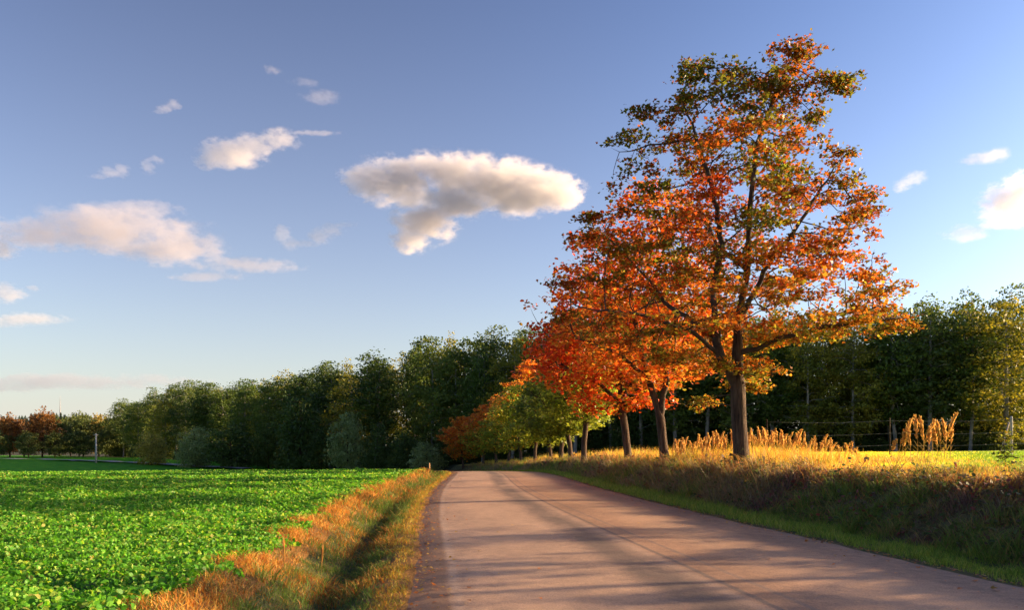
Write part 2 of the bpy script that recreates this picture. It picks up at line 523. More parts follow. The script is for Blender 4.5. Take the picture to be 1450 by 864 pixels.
def subdivide(poly, step):
    out = [np.array(poly[0], float)]
    for a, b in zip(poly[:-1], poly[1:]):
        a, b = np.array(a, float), np.array(b, float)
        n = max(1, int(round(np.linalg.norm(b - a) / step)))
        out += [a + (b - a) * (k + 1) / n for k in range(n)]
    return out

def make_tree(seed, H, prof, depth_k, n_clump, per_clump, per_att, leaf, template, colour, r_trunk,
              limbs=None, lean=0.0, step=0.4, clump_r=0.7, clump_flat=0.3, shell=0.45, leafmat=None, barkmat=None,
              tilt=0.55, sides=10, min_sep=0.9, spread=0.24, trunk_top=0.9, twigs=True, flare=1.3, extra=None, dist=None):
    """prof rows: (height fraction, extent to the left, extent to the right) in metres"""
    rng = np.random.default_rng(seed)
    prof = np.array(prof, float)
    hs = prof[:, 0]
    # clump centres inside the crown, kept apart so that sky shows between them
    C = []
    tries = 0
    wmax = (prof[:, 1] + prof[:, 2]).max()
    while len(C) < n_clump and tries < n_clump * 60:
        tries += 1
        h = rng.uniform(hs[0], hs[-1])
        L_, R_ = np.interp(h, hs, prof[:, 1]), np.interp(h, hs, prof[:, 2])
        if rng.uniform() * wmax ** 1.3 > (L_ + R_) ** 1.3 + 0.02 * wmax: continue
        th = rng.uniform(0, 2 * math.pi)
        cx = (R_ - L_) / 2; hw = (R_ + L_) / 2
        u = rng.uniform() ** shell
        p = np.array([cx + hw * u * math.cos(th), hw * depth_k * u * math.sin(th), h * H])
        if dist: p[0] *= min(1.0, 1 + p[1] / dist) * .93; p[2] *= min(1.0, 1 + .6 * p[1] / dist)
        if C and np.min(np.linalg.norm((np.array(C) - p) * [1, 1, 1.5], axis=1)) < min_sep: continue
        C.append(p)
    if extra is not None: C += [np.array(p) for p in extra]
    rs = np.ones(len(C))
    if extra is not None: rs[-len(extra):] = .62
    C = np.array(C)
    A = C[:, None, :] + rs[:, None, None] * rng.normal(size=(len(C), per_clump, 3)) * np.array([clump_r, clump_r, clump_r * clump_flat]) * 0.6
    A = A.reshape(-1, 3)
    # skeleton
    if limbs is None:
        h0 = hs[0] * H
        limbs = [[(0, 0, -0.3), (0.02, 0, 0.0), (lean * 0.3, 0, h0 * 0.6), (lean, 0, h0), (lean * 1.5, 0.1, H * trunk_top)]]
    nodes, par = [], []
    for li, poly in enumerate(limbs):
        pts = subdivide(poly, step)
        if li == 0:
            for k, p in enumerate(pts):
                nodes.append(p); par.append(k - 1)
        else:
            d = np.linalg.norm(np.array(nodes) - pts[0], axis=1)
            last = int(d.argmin())
            for p in pts[1:]:
                nodes.append(p + rng.normal(0, 0.03, 3)); par.append(last); last = len(nodes) - 1
    nodes, par = colonize(A, nodes, par, step, step * 1.3, 50, 90, rng)
    tb = tubes(nodes, par, r_trunk, max(0.006, r_trunk * 0.03), sides)
    # root flare on the trunk
    V0, F0, _ = tb[0]
    hgt = np.clip(V0[:, 2], 0, None)
    k = 1 + (flare - 1) * np.exp(-hgt / 0.25)
    V0[:, :2] *= k[:, None]
    if not twigs and len(tb) > 1:
        V1, F1 = merge(tb[1:])
        F0 = np.concatenate([F0, F1 + len(V0)]); V0 = np.concatenate([V0, V1])
    trunk = mesh_np('trunk', V0, F0, np.full(len(F0), 4), barkmat or M_bark, smooth=True)
    br = None
    if len(tb) > 1 and twigs:
        V1, F1 = merge(tb[1:])
        br = mesh_np('branches', V1, F1, np.full(len(F1), 4), barkmat if barkmat else M_twig, smooth=True)
    # leaves round every twig end, in flattened sprays
    P = A[:, None, :] + rng.normal(size=(len(A), per_att, 3)) * np.array([1, 1, 0.45]) * spread
    P = P.reshape(-1, 3)
    Nr = rng.normal(size=P.shape) * tilt + np.array([0, 0, 1.0])
    size = leaf * rng.uniform(0.65, 1.25, len(P))
    clump_id = np.repeat(np.arange(len(C)), per_clump * per_att)
    col = colour(P, C, clump_id, rng)
    crown = leaves_mesh('crown', P, Nr, size, template, col, leafmat or M_leaf, rng)
    return trunk, br, crown

def place_tree(name, meshes, loc, rz, label, cat, group=None, scale=(1, 1, 1)):
    t = empty(name, loc, rz)
    t.scale = scale
    tag(t, label, cat, group)
    link('trunk', meshes[0], t)
    if meshes[1]: link('branches', meshes[1], t)
    link('crown', meshes[2], t)
    return t

PAL = dict(red=(0.54, 0.055, 0.014), orange=(0.54, 0.145, 0.022), amber=(0.56, 0.30, 0.04), green=(0.14, 0.19, 0.025), dark=(0.07, 0.11, 0.02),
           lime=(0.34, 0.42, 0.05), rust=(0.34, 0.09, 0.02))
def autumn(seed, H, f, gain=1.0):
    """f(p, noise) -> weights dict; colours picked per leaf with clump-wise drift"""
    n1, n2 = Noise3(seed, 3.2), Noise3(seed + 1, 1.2)
    def colour(P, C, cid, rng):
        Q = C[cid] * 0.6 + P * 0.4
        a, b = n1(Q), n2(Q)
        W = f(P, Q, a, b, rng)
        names = list(W)
        w = np.stack([np.broadcast_to(np.clip(W[k], 0, None), len(P)) for k in names], 1) + 1e-6
        w = w / w.sum(1)[:, None]
        u = rng.uniform(size=len(P))[:, None]
        pick = (u > np.cumsum(w, 1)).sum(1).clip(0, len(names) - 1)
        base = np.array([PAL[k] for k in names])
        col = 0.7 * base[pick] + 0.3 * (w @ base)
        return gain * col * rng.uniform(0.75, 1.2, (len(P), 1)) * rng.uniform(0.92, 1.08, (len(P), 3))
    return colour

# --- the big maple beside the road ---
def f_main(P, Q, a, b, rng):
    x, h = Q[:, 0], Q[:, 2]
    out = np.sqrt((Q[:, 0] / 5.3) ** 2 + ((h - 7.2) / 6) ** 2)
    edge = smooth01((out - .6) / .35)
    return dict(orange=0.8 + 0.7 * a + 0.12 * x.clip(-2, 3), red=np.clip(0.25 - 0.14 * x + 0.8 * b, 0, 2) * (h < 9.5),
                rust=0.65 + 0.12 * (h - 7).clip(0, 5), amber=np.clip(0.6 - 0.2 * (h - 4.5), 0, 1.2) + 0.2 * (b > 0.5),
                green=0.75 - 1.2 * a + 0.8 * smooth01((h - 7.5) / 3) + .5 * edge, dark=0.5 - 0.8 * b + 0.5 * edge + 0.3 * (h > 10.5), lime=np.clip(1.1 - 0.35 * (h - 2.8), 0, 1.5) + .35 * (a < -.4))
D1 = 24.0
k1 = D1 / F_PX
def q1(px, py, dy=0.0):
    return ((px - 1050) * k1, dy, (658 - py) * k1)
Hm = 601 * k1
prof_main = [((658 - y) * k1 / Hm, (1050 - xl) * k1, (xr - 1050) * k1) for y, xl, xr in
             [(525, 1010, 1100), (512, 960, 1128), (500, 900, 1150), (480, 840, 1200), (462, 815, 1290), (440, 808, 1300), (405, 815, 1265), (375, 825, 1245), (335, 840, 1225),
              (300, 855, 1230), (255, 880, 1225), (200, 895, 1190), (160, 930, 1165), (125, 985, 1150), (95, 1060, 1140), (72, 1108, 1132)]]
extra_main = [q1(*p) for p in [(1126, 64, 0), (1123, 76, .1), (1117, 92, .1), (1110, 110, .2), (1103, 128, -.2), (1182, 104, .1), (1172, 124, -.1), (1160, 155, .4), (980, 90, .1), (982, 108, -.1), (966, 130, .2), (918, 152, .2), (893, 192, -.2),
              (1225, 272, .3), (1215, 306, -.4), (1232, 388, .3), (1272, 448, .2), (1255, 464, -.5), (1230, 432, .6), (1195, 115, 0), (1065, 100, .5), (1030, 105, -.4), (1200, 205, .3),
              (822, 330, .2), (800, 400, -.2), (800, 440, .5), (840, 300, .3), (1095, 540, 1.5), (1080, 530, 1.8), (1020, 560, 2.2)]]
limbs_main = [
    [q1(1051, 672), q1(1051, 658), q1(1046, 590), q1(1044, 515), q1(1045, 455), q1(1058, 380), q1(1062, 290), q1(1072, 200), q1(1098, 130), q1(1125, 68)],
    [q1(1045, 545), q1(1014, 496, -.3), q1(1003, 410, -.5), q1(1016, 350, -.6), q1(1000, 260, -.5), q1(975, 180, -.3)],
    [q1(1045, 455), q1(1076, 385, -.4), q1(1120, 320, -.7), q1(1165, 250, -.8)],
    [q1(1018, 500, -.2), q1(965, 470, -.9), q1(890, 452, -1.3), q1(840, 445, -1.2)],
    [q1(1044, 500), q1(1105, 478, -.6), q1(1180, 462, -.9), q1(1250, 452, -.8)],
    [q1(1044, 480), q1(1070, 430, 1.2), q1(1110, 370, 2.4)],
    [q1(1016, 480, -.2), q1(960, 420, 1.2), q1(915, 350, 2.0)],
    [q1(1058, 380), q1(1030, 330, 1.2), q1(1010, 250, 2.0)],
]
tm = make_tree(11, Hm, prof_main, 0.85, 136, 9, 32, 0.118, LEAF_MAPLE, autumn(3, Hm, f_main, .9), 0.23, limbs=limbs_main,
               step=0.3, clump_r=0.74, clump_flat=0.26, min_sep=1.12, spread=0.155, sides=14, shell=0.55, extra=extra_main, flare=1.3, dist=D1)
x1 = at(1050, D1)
place_tree('maple_tree', tm, (x1, D1, gz(x1, D1) - 0.02), 0, 'tallest roadside maple, full orange crown, standing nearest on the grassy bank', 'tree', 'maples along the road')

# --- the rest of the row, receding along the bank ---
def oval(h0, L_, R_, top=1.0, low=0.55):
    return [(h0, L_ * 0.35, R_ * 0.35), (h0 + .10, L_ * low + L_ * .2, R_ * low + R_ * .2), (h0 + .22, L_, R_), (0.55, L_ * .98, R_ * .98), (0.72, L_ * .8, R_ * .8),
            (0.86, L_ * .52, R_ * .52), (0.96, L_ * .22, R_ * .22), (top, L_ * .06, R_ * .06)]
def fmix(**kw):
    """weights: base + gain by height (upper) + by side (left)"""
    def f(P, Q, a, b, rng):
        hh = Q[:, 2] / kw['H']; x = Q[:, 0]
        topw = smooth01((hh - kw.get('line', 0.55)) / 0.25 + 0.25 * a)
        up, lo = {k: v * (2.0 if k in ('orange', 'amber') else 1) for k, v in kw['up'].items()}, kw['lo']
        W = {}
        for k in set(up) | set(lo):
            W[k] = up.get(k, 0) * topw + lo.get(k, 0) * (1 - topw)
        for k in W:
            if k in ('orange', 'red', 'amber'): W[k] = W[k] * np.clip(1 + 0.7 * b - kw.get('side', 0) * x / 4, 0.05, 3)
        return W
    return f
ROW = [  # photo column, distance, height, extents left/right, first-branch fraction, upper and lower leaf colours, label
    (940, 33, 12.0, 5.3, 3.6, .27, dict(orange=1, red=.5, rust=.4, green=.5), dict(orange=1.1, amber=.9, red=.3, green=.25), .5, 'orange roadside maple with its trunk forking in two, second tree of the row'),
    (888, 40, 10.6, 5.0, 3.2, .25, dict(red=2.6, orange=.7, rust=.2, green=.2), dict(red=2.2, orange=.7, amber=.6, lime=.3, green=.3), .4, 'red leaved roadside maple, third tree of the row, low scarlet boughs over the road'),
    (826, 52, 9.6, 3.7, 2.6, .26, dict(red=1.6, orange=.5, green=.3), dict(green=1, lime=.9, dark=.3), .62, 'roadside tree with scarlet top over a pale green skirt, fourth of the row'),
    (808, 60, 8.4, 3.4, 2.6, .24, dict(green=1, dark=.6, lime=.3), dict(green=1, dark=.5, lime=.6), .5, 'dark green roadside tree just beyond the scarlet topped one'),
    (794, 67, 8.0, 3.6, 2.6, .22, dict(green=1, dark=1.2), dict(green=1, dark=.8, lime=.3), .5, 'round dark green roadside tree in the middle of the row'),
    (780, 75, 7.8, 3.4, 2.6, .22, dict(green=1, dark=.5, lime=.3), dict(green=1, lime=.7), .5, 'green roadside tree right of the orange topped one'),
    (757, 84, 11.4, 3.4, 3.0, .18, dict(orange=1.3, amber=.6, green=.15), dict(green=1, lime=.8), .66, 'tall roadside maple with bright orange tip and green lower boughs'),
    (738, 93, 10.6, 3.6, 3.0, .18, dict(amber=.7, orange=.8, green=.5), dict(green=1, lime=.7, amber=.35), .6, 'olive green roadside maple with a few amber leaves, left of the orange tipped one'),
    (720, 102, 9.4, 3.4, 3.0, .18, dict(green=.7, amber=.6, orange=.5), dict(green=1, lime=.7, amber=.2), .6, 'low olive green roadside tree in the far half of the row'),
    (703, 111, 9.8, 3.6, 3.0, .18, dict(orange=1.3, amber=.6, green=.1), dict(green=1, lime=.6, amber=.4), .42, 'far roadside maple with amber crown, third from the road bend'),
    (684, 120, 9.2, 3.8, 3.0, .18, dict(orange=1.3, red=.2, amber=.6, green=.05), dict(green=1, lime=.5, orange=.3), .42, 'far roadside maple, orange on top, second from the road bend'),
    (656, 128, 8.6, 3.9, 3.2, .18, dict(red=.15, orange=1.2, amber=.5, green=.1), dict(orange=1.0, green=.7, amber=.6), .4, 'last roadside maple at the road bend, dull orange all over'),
]
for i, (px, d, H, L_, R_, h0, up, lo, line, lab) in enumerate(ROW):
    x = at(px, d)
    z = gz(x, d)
    near = d < 45
    limbs = None
    if i == 0:
        limbs = [[(0.05, 0, -.3), (0.05, 0, 0), (-.15, 0, 1.9), (-.75, 0, 3.9), (-1.3, .1, 6.5), (-1.6, .2, 9.0)], [(-.15, 0, 1.9), (.1, -.1, 3.9), (.6, 0, 6.5), (.9, .1, 10.0)],
                 [(-.75, 0, 3.6), (-2.0, -.6, 4.6), (-3.8, -.8, 5.2)]]
    if i == 1:
        limbs = [[(0.1, 0, -.3), (0.08, 0, 0), (-.1, 0, 1.6), (-.35, 0, 3.3), (-.3, 0, 6), (-.6, .1, 9.0)], [(-.3, 0, 2.9), (-1.6, -.4, 4.1), (-3.4, -.6, 4.9)], [(-.3, 0, 3.2), (.9, 0, 4.8), (1.6, .4, 6.5)]]
    leaf = 0.15 * d / 24 * 0.92 if d > 30 else 0.155
    leaf = min(leaf, 0.36)
    n = 130 if near else (110 if d < 70 else 100)
    per = 15 if near else 10
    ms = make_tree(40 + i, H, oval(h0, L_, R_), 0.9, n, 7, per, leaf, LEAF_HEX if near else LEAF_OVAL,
                   autumn(60 + 3 * i, H, fmix(H=H, up=up, lo=lo, line=line, side=.35), 1.3 if d > 80 else 1.12), 0.19 if d < 60 else 0.19, limbs=limbs, lean=-0.25 if i % 2 else 0.15,  # far trees: leaf colour raised, standing in for sunlit crowns
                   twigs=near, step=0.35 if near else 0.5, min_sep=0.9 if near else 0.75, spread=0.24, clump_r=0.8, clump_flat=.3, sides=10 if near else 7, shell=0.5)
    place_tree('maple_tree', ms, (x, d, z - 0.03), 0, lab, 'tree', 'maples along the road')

# two unseen trees, added off frame to cast dappled shade on the near road
for q, (fx, fy, fh) in enumerate([(26.5, 13.6, 7.6), (35.0, 20.5, 9.2)]):
    ms = make_tree(90 + q, fh, oval(.2, 3.6, 3.8), 1.0, 30, 6, 12, .3, LEAF_OVAL, autumn(95 + q, fh, fmix(H=fh, up=dict(orange=1, green=.6), lo=dict(green=1, amber=.4))), .2,
                   step=.5, min_sep=1.3, spread=.26, clump_r=.8, clump_flat=.3, sides=7)
    place_tree('maple_tree', ms, (fx, fy, gz(fx, fy)), 0, ('unseen maple added right of the frame for its shade, near the bank', 'taller unseen maple added right of the frame for its shade, farther from the road')[q], 'tree', 'added shade trees right of the frame')

# --- the woods ---
def wood_col(seed, base, tip, alt=None):
    n1 = Noise3(seed, 6.0)
    base, tip = np.array(base), np.array(tip)
    def colour(P, C, cid, rng):
        a = (n1(C[cid]) * 0.5 + 0.5 + rng.normal(0, .18, len(P))).clip(0, 1)[:, None]
        c = (base * (1 - a) + tip * a) * 1.6
        return c * rng.uniform(0.75, 1.25, (len(P), 1))
    return colour
GREENS = [((0.035, 0.065, 0.014), (0.075, 0.115, 0.022)), ((0.045, 0.075, 0.016), (0.10, 0.13, 0.026)), ((0.028, 0.055, 0.015), (0.06, 0.095, 0.02)),
          ((0.07, 0.09, 0.014), (0.18, 0.17, 0.026)), ((0.032, 0.06, 0.018), (0.07, 0.10, 0.026))]
def wood_prof(kind):
    if kind == 0: return [(.22, 1.2, 1.2), (.32, 3.0, 3.0), (.5, 3.8, 3.8), (.7, 3.6, 3.4), (.85, 2.6, 2.5), (.95, 1.4, 1.4), (1, .4, .4)]
    if kind == 1: return [(.14, 1.6, 1.6), (.28, 3.9, 3.6), (.5, 4.5, 4.3), (.7, 3.8, 4.0), (.86, 2.6, 2.8), (.96, 1.2, 1.4), (1, .3, .3)]
    if kind == 2: return [(.30, 1.0, 1.0), (.42, 2.6, 2.8), (.6, 3.2, 3.2), (.78, 2.8, 2.7), (.9, 1.8, 1.7), (1, .5, .5)]
    if kind == 3: return [(.10, 2.0, 2.0), (.25, 4.2, 4.4), (.45, 4.8, 5.0), (.65, 4.6, 4.2), (.84, 3.2, 3.0), (.95, 1.6, 1.6), (1, .5, .5)]
    return [(.18, 1.4, 1.2), (.34, 3.2, 2.8), (.55, 3.8, 3.4), (.75, 3.4, 3.0), (.9, 2.0, 2.0), (1, .4, .4)]
WOOD = []
for k in range(5):
    WOOD.append(make_tree(200 + k, 20.0, wood_prof(k), 1.0, 95, 6, 15, 0.42, LEAF_OVAL, wood_col(230 + k, *GREENS[k]), 0.26, leafmat=M_wood_leaf, twigs=False, barkmat=M_pale_bark,
                          step=0.9, clump_r=1.15, clump_flat=0.6, min_sep=1.45, spread=0.5, shell=0.42, sides=7, tilt=0.9, lean=(-.4, .3, .5, -.2, .2)[k]))
TOPX = [0, 160, 175, 200, 250, 330, 400, 470, 510, 525, 560, 600, 650, 700, 745, 800, 900, 1000, 1100, 1180, 1250, 1300, 1325, 1345, 1400, 1450, 1600]
TOPY = [590, 572, 562, 553, 540, 538, 525, 508, 506, 492, 490, 473, 470, 461, 456, 448, 440, 440, 444, 438, 428, 412, 432, 418, 412, 405, 400]
rngw = np.random.default_rng(77)
def plant_wood(d_back, spacing, group, lab_fn, px0, px1, drop):
    px = px0
    n = 0
    while px < px1:
        # walk along the wood's edge
        d = None
        for dd in np.arange(85, 420, 1.0):
            if dd >= np.interp(at(px, dd), FX, FY): d = dd; break
        if d is None: d = 420
        d = d + d_back + rngw.uniform(-2.5, 2.5)
        x = at(px, d)
        z = gz(x, d) - 0.1
        if d > 165 or abs(x - float(road_c(d))) > 4.2:
            top = np.interp(px, TOPX, TOPY)
            H = (HOR - top) * d / F_PX + 1.5 - z
            H *= 1.02 - abs(rngw.normal(0, 0.06)) - drop * rngw.uniform(0.5, 1)
            k = int(rngw.integers(0, 5)) if px < 1080 else (0, 2, 4, 0, 3)[int(rngw.integers(0, 5))]
            ms = WOOD[k]
            sxy = (H / 20.0) ** 0.6 * rngw.uniform(0.85, 1.25)
            place_tree('forest_tree', ms, (x, d, z), rngw.uniform(0, 6.28), lab_fn(px, d), 'tree', group, (sxy, sxy, H / 20.0))
            n += 1
        px += spacing * F_PX / d * rngw.uniform(0.8, 1.2)
    return n
def lab_front(px, d):
    if px < 290: return 'dark green tree at the low left end of the wood, edge facing the far field'
    if px < 520: return 'dark green tree in the edge of the wood behind the round bushes by the field'
    if px < 790: return 'tall dark green tree in the edge of the wood behind the road bend'
    if px < 1120: return 'dark green wood tree seen between the trunks and boughs of the maples'
    return 'tall pale trunked green tree in the wood behind the reeds and wire fence'
def lab_back(px, d):
    if px < 290: return 'green tree at the low left end of the wood, behind the edge trees'
    if px < 520: return 'sunlit topped green tree behind the edge trees of the left wood'
    if px < 790: return 'sunlit topped tall green tree behind the edge trees near the road bend'
    return 'sunlit topped green tree behind the edge trees of the right wood'
plant_wood(0, 5.4, 'edge trees of the wood', lab_front, 175, 1475, 0.06)
plant_wood(8, 6.2, 'inner trees of the wood', lab_back, 172, 1480, 0.0)
plant_wood(34, 5.0, 'inner trees of the wood', lab_back, 470, 660, 0.12)
plant_wood(18, 7.5, 'inner trees of the wood', lab_back, 190, 1490, 0.03)

# bushes and small trees along the foot of the wood
BUSH = []
bprof = [(.04, .9, .9), (.2, 1.25, 1.3), (.5, 1.3, 1.25), (.75, 1.0, 1.0), (.92, .6, .6), (1, .2, .2)]
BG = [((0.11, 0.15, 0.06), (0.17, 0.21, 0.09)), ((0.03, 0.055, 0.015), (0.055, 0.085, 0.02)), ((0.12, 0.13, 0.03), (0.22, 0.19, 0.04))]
for k in range(3):
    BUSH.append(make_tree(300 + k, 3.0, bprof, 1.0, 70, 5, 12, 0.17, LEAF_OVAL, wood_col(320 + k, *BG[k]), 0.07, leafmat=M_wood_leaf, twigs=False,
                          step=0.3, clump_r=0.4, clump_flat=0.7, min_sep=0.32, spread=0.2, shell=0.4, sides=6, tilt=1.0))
for px, d, hpx, wpx, k, name, lab in [
    (492, 150, 72, 46, 0, 'willow_bush', 'tall pale grey green willow bush at the foot of the wood behind the field'),
    (425, 160, 84, 60, 1, 'bush', 'broad dark green bush left of the pale willow bush'),
    (328, 166, 50, 62, 1, 'bush', 'low dark bush where the grey track meets the wood'),
    (277, 172, 46, 46, 0, 'bush', 'grey green rounded bush beside the grey track'),
    (214, 186, 36, 38, 2, 'small_tree', 'small yellowish tree standing alone before the low end of the wood'),
    (535, 142, 52, 40, 1, 'bush', 'small dark bush right of the pale willow bush'),
    (572, 136, 40, 38, 1, 'bush', 'dark round bush between the willow bush and the road bend'),
    (604, 126, 30, 44, 0, 'bush', 'low grey green bush nearest the road bend at the field corner'),
    (380, 166, 52, 44, 1, 'bush', 'dark bush in deep shade behind the field, between two larger bushes'),
    (455, 156, 44, 40, 1, 'bush', 'dark low bush touching the left of the pale willow bush'),
]:
    x = at(px, d)
    z = gz(x, d) - 0.15
    H = (hpx + 12) * d / F_PX
    wd = wpx * d / F_PX / 2.6
    place_tree(name, BUSH[k], (x, d, z), px * 0.37, lab, 'bush' if 'bush' in name else 'tree', 'bushes at the foot of the wood', (wd, wd, H / 3.0))

# shaded undergrowth: hazels and brambles under the edge of the woods
rngu = np.random.default_rng(88)
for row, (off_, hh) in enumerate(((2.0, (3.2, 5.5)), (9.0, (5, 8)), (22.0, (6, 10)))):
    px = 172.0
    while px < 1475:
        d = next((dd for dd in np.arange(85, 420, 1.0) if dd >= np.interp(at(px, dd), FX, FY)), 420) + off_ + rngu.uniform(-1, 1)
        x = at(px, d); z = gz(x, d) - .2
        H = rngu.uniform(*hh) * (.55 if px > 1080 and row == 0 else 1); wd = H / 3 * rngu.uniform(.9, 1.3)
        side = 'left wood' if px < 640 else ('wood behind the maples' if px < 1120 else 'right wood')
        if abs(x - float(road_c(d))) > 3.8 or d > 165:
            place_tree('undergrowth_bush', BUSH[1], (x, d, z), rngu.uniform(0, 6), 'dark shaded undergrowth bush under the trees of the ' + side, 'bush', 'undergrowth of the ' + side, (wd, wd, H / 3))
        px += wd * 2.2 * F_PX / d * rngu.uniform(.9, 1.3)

# far left: autumn trees and green trees beyond the track
FAR = []
for k, (b_, t_) in enumerate([((0.10, 0.05, 0.02), (0.16, 0.078, 0.022)), ((0.05, 0.075, 0.025), (0.09, 0.11, 0.03)), ((0.14, 0.12, 0.03), (0.24, 0.17, 0.035))]):
    FAR.append(make_tree(400 + k, 12.0, [(.12, 1.5, 1.5), (.3, 3.4, 3.2), (.55, 3.8, 3.9), (.8, 2.6, 2.6), (.94, 1.3, 1.3), (1, .3, .3)], 1.0, 90, 5, 9, 0.55, LEAF_OVAL,
                         wood_col(420 + k, b_, t_), 0.2, leafmat=M_wood_leaf, twigs=False, step=0.8, clump_r=1.0, clump_flat=0.6, min_sep=1.0, spread=0.5, shell=0.42, sides=6, tilt=0.9))
for px, d, top, k, lab in [
    (-6, 300, 596, 0, 'rust orange tree at the far left, cut by the edge of the photo'),
    (14, 292, 586, 0, 'far rust orange tree with a yellowish tip, left of the darker orange one'),
    (34, 305, 596, 0, 'low rust orange tree between the two taller orange ones at the far left'),
    (60, 290, 578, 0, 'rounded dark orange tree at the far left beyond the green field'),
    (84, 312, 592, 1, 'far green tree just right of the rounded orange tree'),
    (100, 318, 588, 1, 'dark far green tree left of the pole'),
    (118, 310, 586, 1, 'far green tree directly behind the pole'),
    (140, 318, 588, 2, 'olive tinted far tree just right of the pole'),
    (156, 312, 590, 1, 'far green tree at the very left end of the wood'),
    (-2, 284, 612, 1, 'low dark tree in shade under the orange trees at the left edge'),
    (40, 280, 612, 1, 'low dark tree in shade before the orange trees'),
    (78, 286, 612, 1, 'low dark tree in shade under the rounded orange tree'),
    (112, 290, 610, 1, 'low dark tree in shade left of the pole foot'),
    (150, 292, 608, 1, 'low dark tree in shade right of the pole foot')]:
    x = at(px, d); z = gz(x, d) - 0.2
    H = (HOR - top) * d / F_PX + 1.5 - z
    s = (H / 12) ** 0.5
    place_tree('far_tree', FAR[k], (x, d, z), px * 1.3, lab, 'tree', 'far trees beyond the field', (s * 1.15, s * 1.15, H / 12))

# ------------------------------------------------------------------ far hill with its wood
def build_hill():
    cx, cyy = at(95, 1000), 1000.0
    n = 28
    g = np.linspace(-1, 1, n)
    U, Vv = np.meshgrid(g, g)
    X = cx + U * 330; Y = cyy + Vv * 200
    hh = 46 * np.exp(-(U * 1.7) ** 2 - (Vv * 1.8) ** 2) - 3
    V = np.stack([X, Y, hh], -1).reshape(-1, 3)
    i, j = np.meshgrid(np.arange(n - 1), np.arange(n - 1), indexing='ij')
    a = i * n + j
    Fq = np.stack([a, a + 1, a + n + 1, a + n], -1).reshape(-1, 4)
    m = noise_material('hill_turf', [(0.3, (0.04, 0.06, 0.04)), (0.7, (0.08, 0.10, 0.07))], scale=0.02)
    tag(link('hill', mesh_np('hill', V, Fq, np.full(len(Fq), 4), m, smooth=True)), kind='structure')
    rng = np.random.default_rng(8)
    N = 1500
    u, v = rng.uniform(-.95, .95, N), rng.uniform(-.9, .5, N)
    z = 46 * np.exp(-(u * 1.7) ** 2 - (v * 1.8) ** 2) - 3
    base = np.stack([cx + u * 330, cyy + v * 200, z - 1], -1)
    V, Fq, tint, o = [], [], [], 0
    for p in base:
        h = rng.uniform(7, 13); r = h * rng.uniform(.2, .32)
        for lv in range(3):
            zb, zt, rr = h * (.1 + .27 * lv), h * (.5 + .25 * lv), r * (1 - .27 * lv)
            k = 6; an = np.arange(k) * 6.283 / k + rng.uniform(0, 6)
            ring = np.stack([p[0] + rr * np.cos(an), p[1] + rr * np.sin(an), np.full(k, p[2] + zb) + rng.uniform(-.6, .6, k)], 1)
            V.append(ring); V.append([[p[0], p[1], p[2] + zt]])
            for q in range(k): Fq.append([o + q, o + (q + 1) % k, o + k])
            o += k + 1
            tint += [np.array((0.045, 0.07, 0.05)) * rng.uniform(.7, 1.3)] * k  # blue of distant haze is put into the tree colour
    me = mesh_np('hill_wood', np.concatenate(V), Fq, np.full(len(Fq), 3), M_wood_leaf, tint=np.array(tint))
    tag(link('hill_wood', me), 'dark conifer wood, tinted blue for haze, covering the far hill at the left', 'woodland', kind='stuff')
    # mast on the hill
    zt = float(46 * np.exp(-((at(85, 1000) - cx) / 330 * 1.7) ** 2) - 3)
    k = 6; V, Fq = [], []
    for q, (zz, rr) in enumerate([(0, .8), (12, .6), (26, .25), (30, .1)]):
        for s_ in range(k):
            V.append((rr * math.cos(s_ * 6.283 / k), rr * math.sin(s_ * 6.283 / k), zz))
    for q in range(3):
        for s_ in range(k):
            Fq.append([q * k + s_, q * k + (s_ + 1) % k, (q + 1) * k + (s_ + 1) % k, (q + 1) * k + s_])
    m = noise_material('mast_steel', [(0.3, (0.2, 0.2, 0.22)), (0.7, (0.35, 0.35, 0.37))], scale=2)
    o = link('mast', mesh_np('mast', V, Fq, np.full(len(Fq), 4), m, smooth=True), loc=(at(85, 1000), 1000, zt))
    tag(o, 'thin pale mast rising over the wood on the far hill', 'mast')
build_hill()

# ------------------------------------------------------------------ grass, crops
def blades(name, P, h, w, lean, colors, material, seed, label=None, cat=None, curl=0.35):
    rng = np.random.default_rng(seed)
    n = len(P)
    th = rng.uniform(0, 2 * math.pi, n)
    T = np.stack([np.cos(th), np.sin(th), np.zeros(n)], 1)
    ph = rng.uniform(0, 2 * math.pi, n)
    Ld = np.stack([np.cos(ph), np.sin(ph), np.zeros(n)], 1) * (lean * rng.uniform(0.3, 1.3, n))[:, None]
    up = np.array([0, 0, 1.0])
    h = h[:, None]; w = w[:, None]
    b0, b1 = P - T * w * .5, P + T * w * .5
    mid = P + up * h * .55 + Ld * h * .4
    m0, m1 = mid - T * w * .4, mid + T * w * .4
    tip = P + up * h * (1 - curl * np.linalg.norm(Ld, axis=1)[:, None] * .6) + Ld * h
    V = np.stack([b0, b1, m1, m0, tip], 1).reshape(-1, 3)
    base = (np.arange(n) * 5)[:, None]
    Fq = np.concatenate([base + np.array([[0, 1, 2, 3]]), base + np.array([[3, 2, 4]])], 1).ravel()
    tot = np.tile([4, 3], n)
    me = mesh_np(name, V, Fq, tot, material, tint=np.repeat(colors, 2, axis=0))
    o = link(name, me)
    if label: tag(o, label, cat, kind='stuff')
    return o

